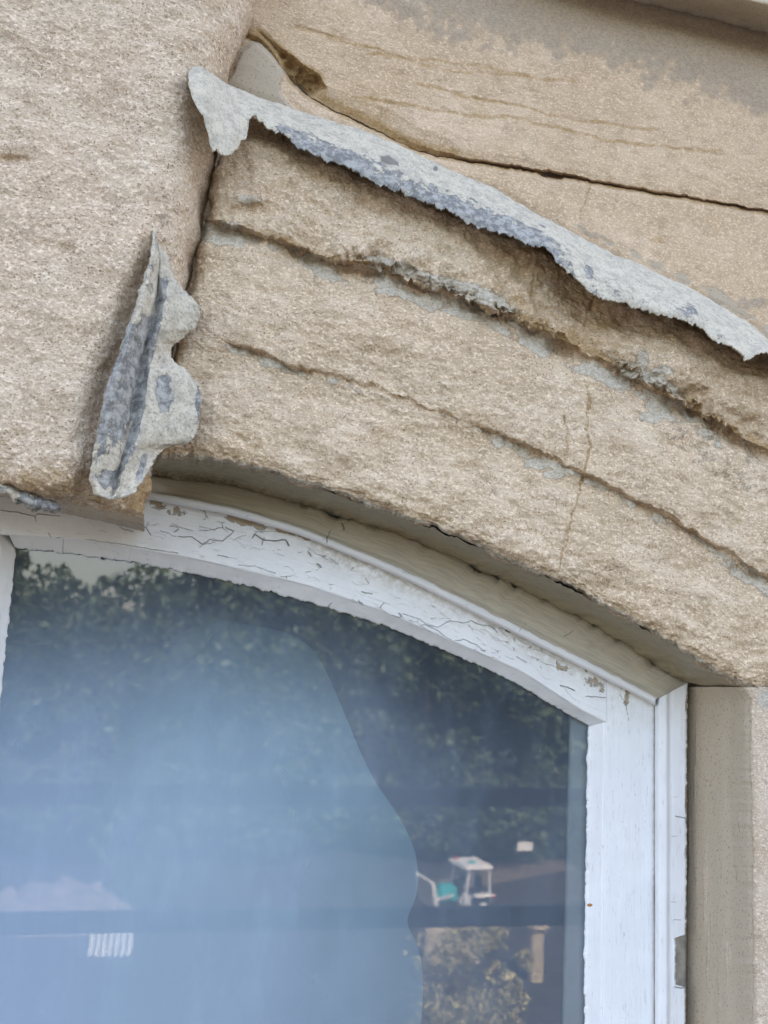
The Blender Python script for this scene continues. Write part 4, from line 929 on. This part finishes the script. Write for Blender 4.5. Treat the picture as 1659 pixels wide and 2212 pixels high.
def wheel(x, y, r, wd):
    bm = bmesh.new(); bmesh.ops.create_cone(bm, cap_ends=True, segments=28, radius1=r, radius2=r, depth=wd); bmesh.ops.bevel(bm, geom=[e for e in bm.edges if e.calc_face_angle(0) > .8], offset=.06, segments=2, affect='EDGES')
    bmesh.ops.rotate(bm, verts=bm.verts, cent=(0, 0, 0), matrix=Matrix.Rotation(R(90), 3, 'X')); bmesh.ops.translate(bm, verts=bm.verts, vec=(x, y, r))
    me_ = bpy.data.meshes.new('wheel'); bm.to_mesh(me_); bm.free(); me_.materials.append(M_BLK); o = link(bpy.data.objects.new('wheel', me_), TR)
    bm = bmesh.new(); bmesh.ops.create_cone(bm, cap_ends=True, segments=20, radius1=r*.5, radius2=r*.5, depth=wd+.03)
    bmesh.ops.rotate(bm, verts=bm.verts, cent=(0, 0, 0), matrix=Matrix.Rotation(R(90), 3, 'X')); bmesh.ops.translate(bm, verts=bm.verts, vec=(x, y, r))
    me_ = bpy.data.meshes.new('rim'); bm.to_mesh(me_); bm.free(); me_.materials.append(M_WHITE); link(bpy.data.objects.new('rim', me_), o)
for y in (-.66, .66): wheel(.55, y, .5, .28); wheel(-1.05, y, .36, .22)
TR.scale = (.9, .9, .9)
# white notice board by the path
p = refl(1132, 1885, z=GZ); SG = empty('notice_board', tuple(p), R(-6)); tag(SG, 'small plain white notice board on two posts, mirrored right of the tractor', 'sign')
bbox('board', (0, 0, 1.25), (.85, .03, .42), M_WHITE, SG, .005)
for x in (-.3, .3): bbox('post', (x, -.05, .6), (.05, .05, 1.2), M_BARK, SG, .005)
# stone stub and chimney-like gate pier lit by the sun
M_PALE = simple('pale_sunlit_stone', (.52, .44, .30), .95, .4, 5, .2, 0, .01)
p = refl(975, 2080, z=GZ); bbox_o = bbox('garden_wall', (p[0], p[1], GZ+.55), (2.0, .35, 1.1), M_PALE, None, .04); tag(bbox_o, 'short pale stone garden wall mirrored below the tractor, partly behind leaves', 'wall')
p = refl(1155, 2120, z=GZ); PR = empty('gate_pier', tuple(p)); tag(PR, 'narrow pale stone gate pier with a rounded cap mirrored near the glass edge', 'pier')
bbox('pier_shaft', (0, 0, .8), (.42, .42, 1.6), M_PALE, PR, .04); bbox('pier_cap', (0, 0, 1.75), (.72, .72, .36), M_PALE, PR, .12)
# rubble heap and white board pile at the left
p = refl(120, 1990, z=GZ); g = np.random.default_rng(4)
xx, yy = np.meshgrid(np.linspace(-1, 1, 60), np.linspace(-1, 1, 40)); hh = np.clip(1-(xx**2+yy**2), 0, 1)**.8
Pp = np.stack([xx*3.2, yy*1.6, hh*1.25-.05], -1)+p; Pp[..., 2] += .75*fbm(Pp, 1.3, 4, .6)*hh; Pp[..., 2] -= .45*hh*0+.0
o = grid_mesh('gravel_heap', Pp, simple('gravel', (.24, .205, .19), .95, .4, 4), None); tag(o, 'pinkish grey gravel heap mirrored at the lower left of the pane', 'heap')
p = refl(238, 2060, z=GZ); CR = empty('slatted_crate', tuple(p)); tag(CR, 'white slatted crate mirrored below the gravel heap', 'crate')
for i in range(7): bbox('slat', (-.6+.2*i, 0, .35), (.13, .5, .7), M_WHITE, CR, .01)
bbox('rail', (0, -.27, .6), (1.4, .04, .1), M_WHITE, CR, .01); bbox('rail', (0, -.27, .15), (1.4, .04, .1), M_WHITE, CR, .01)

# scaffold ledgers standing in front of the wall
M_SCAF = simple('dark_scaffold', (.085, .09, .095), .6, .3, 20)
def board(pxy0, pxy1, yy, h, label):
    a, b_ = refl(*pxy0, yy=yy), refl(*pxy1, yy=yy)
    a = Vector(a); b_ = Vector(b_); mid = (a+b_)/2; ln = (b_-a).length
    o = bbox('scaffold_board', (0, 0, 0), (ln*2.2, .04, h), M_SCAF, None, .006); o.location = mid; o.rotation_euler = (0, -math.atan2(b_.z-a.z, b_.x-a.x), 0)
    tag(o, label, 'board')
board((0, 1995), (1220, 1976), -2.6, .082, 'dark scaffold board mirrored level across the lower pane, beneath the tractor')
board((0, 1715), (1220, 1722), -2.6, .085, 'upper dark scaffold board mirrored across the middle of the pane')
